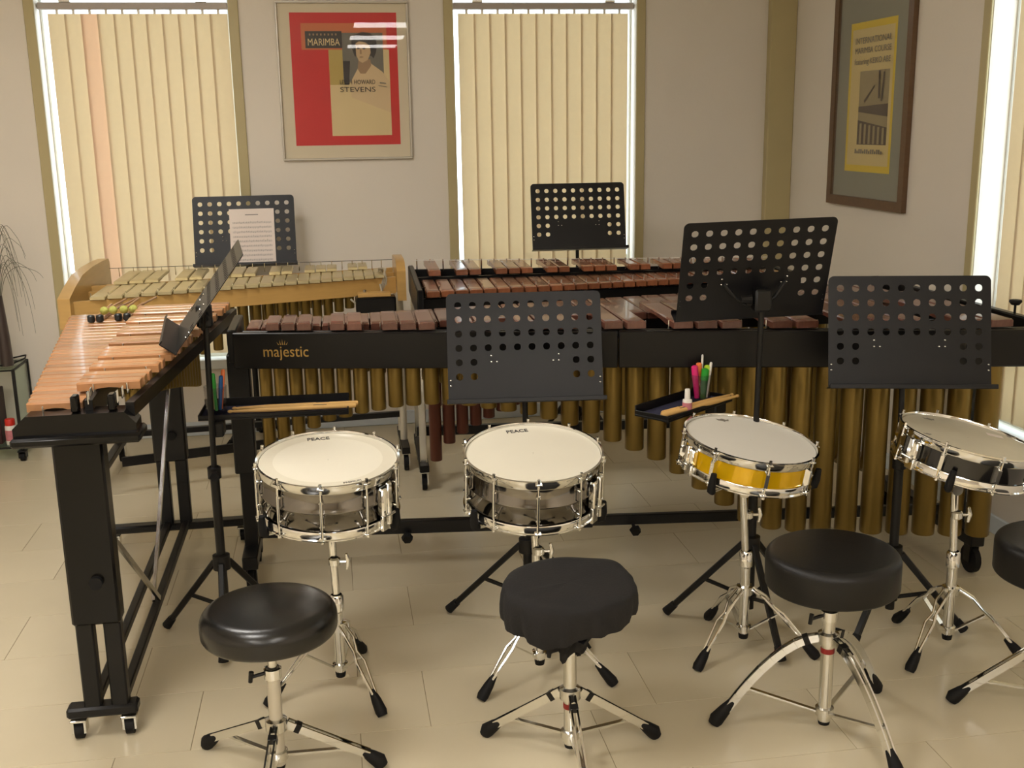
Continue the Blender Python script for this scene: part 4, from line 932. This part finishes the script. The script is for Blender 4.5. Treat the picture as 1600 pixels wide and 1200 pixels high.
throne('round stool with thick matte black seat in front of the gold snare drum', (1.155, 2.355), .485, seat_round(.161, .092, 'vinyl', .022, dome=.003), (164, 35, 285), .255, .255, curved=True, tilt=(0, -1))
throne('black-seated stool cut off by the right edge of the picture', (1.765, 2.34), .47, seat_round(.162, .098, 'vinyl', .022, dome=.003), (160, 35, 270), .22, .19)
tr = bpy.data.objects

# ------------------------------------------------------------------ glass trolley, vases and grasses at the left edge
tl = thing('glass_trolley', 'low glass and black steel trolley at the left edge', 'trolley', (-1.76, 5.28, 0))
tw, td, thh = .26, .24, .44
for x in (-tw, tw):
    for y in (0, td): MB().box(x-.007, x+.007, y-.007, y+.007, .05, thh, .002).build('post', 'black_metal', tl)
for z in (.07, thh):
    MB().box(-tw, tw, 0, td, z-.004, z+.004).build('shelf', 'trolley_glass', tl)
    for (x0, x1, y0, y1) in ((-tw, tw, -.005, .005), (-tw, tw, td-.005, td+.005), (-tw-.005, -tw+.005, 0, td), (tw-.005, tw+.005, 0, td)): MB().box(x0, x1, y0, y1, z-.008, z-.002).build('shelf_edge', 'black_metal', tl)
MB().box(tw-.002, tw+.003, .012, td-.012, .085, thh-.012).build('side_panel', 'trolley_glass', tl)
for x in (-tw, tw):
    for y in (0, td): caster(tl, (x, y, 0), .02, 'black_metal')
cbl = MB().tube([(-1.80, 5.33, .452), (-1.62, 5.30, .450), (-1.52, 5.36, .452), (-1.49, 5.46, .456), (-1.50, 5.52, .46), (-1.56, 5.50, .452), (-1.70, 5.44, .450)], .004, 6)
tag(cbl.build('black_cable', 'rubber'), 'black cable looped over the trolley top', 'cable')
b1 = thing('spray_can', 'white bottle with a red cap on the lower trolley shelf', 'bottle', (-1.553, 5.32, .075))
MB().lathe([(.001, 0), (.024, 0), (.025, .004), (.025, .085), (.022, .092)], 18).build('body', 'plastic_white', b1); MB().lathe([(.022, .09), (.0225, .094), (.0225, .118), (.020, .122), (.001, .123)], 18).build('cap', 'plastic_red', b1)
MB().lathe([(.0253, .02), (.0253, .07)], 18).build('label_band', 'label_pink', b1)
b2 = thing('storage_box', 'dark maroon box standing on the lower trolley shelf', 'box', (-1.64, 5.36, .075))
MB().box(-.06, .045, -.04, .07, 0, .26, .004).build('body', 'maroon', b2); MB().box(-.03, .03, -.0415, -.0395, .03, .10).build('sticker', 'plastic_red', b2)
def vase(label, x, y, h, r0, r1, group):
    v = thing('vase', label, 'vase', (x, y, thh+.005), 0, group)
    MB().lathe([(.001, 0), (r0, 0), (r0, .006), (r0*.9, h*.4), (r1, h), (r1-.003, h), (r0*.8, h*.4), (.001, .012)], 20).build('body', 'vase', v)
vase('tall dark tapered vase holding grasses, nearest the window', -1.545, 5.36, .33, .030, .015, 'vases on the trolley'); vase('dark vase half cut off by the left edge', -1.62, 5.30, .26, .036, .02, 'vases on the trolley')
gr = thing('dried_grass', 'thin dry grass stems arching out of the dark vases', 'plant', (-1.545, 5.36, thh+.33))
rg_ = random.Random(5)
for k in range(26):
    a = R(rg_.uniform(-70, 60)) if k % 4 else R(rg_.uniform(120, 240)); h = rg_.uniform(.12, .34); d = rg_.uniform(.08, .20); q = Vector((math.cos(a), math.sin(a)*.35, 0)); dr = rg_.uniform(.05, .38)
    P = [Vector((0, 0, -.06)), q*d*.18+Vector((0, 0, h*.6)), q*d*.5+Vector((0, 0, h)), q*d*.85+Vector((0, 0, h-dr*.30)), q*d+Vector((0, 0, h-dr*.62)), q*d*1.08+Vector((0, 0, h-dr))]
    pts = []
    for i in range(len(P)-1):
        for s_ in range(4):
            t = s_/4; p0, p1, p2, p3 = P[max(i-1, 0)], P[i], P[i+1], P[min(i+2, len(P)-1)]
            pts.append(.5*((2*p1)+(-p0+p2)*t+(2*p0-5*p1+4*p2-p3)*t*t+(-p0+3*p1-3*p2+p3)*t**3))
    pts.append(P[-1]); MB().tube(pts, [.0016*(1-.6*i/len(pts)) for i in range(len(pts))], 5).build('stem', 'leaf_dry', gr)
for (dx, dz, an) in ((-.05, .22, 12), (-.035, .26, 2), (-.07, .2, 20)):
    b = MB(Matrix.Translation((0, 0, 0))); n = 6; vs = []; fs = []
    for i in range(n+1):
        t = i/n; w_ = .011*math.sin(math.pi*min(1, .15+t*.85)); c = Vector((dx*t*1.5, -.01*t, -.03+dz*t))
        vs += [(c.x-w_, c.y, c.z), (c.x, c.y-.003, c.z), (c.x+w_, c.y, c.z)]
    for i in range(n):
        for k in range(2): fs.append((i*3+k, i*3+k+1, i*3+k+4, i*3+k+3))
    b.add(vs, fs).build('leaf', 'leaf_green', gr)
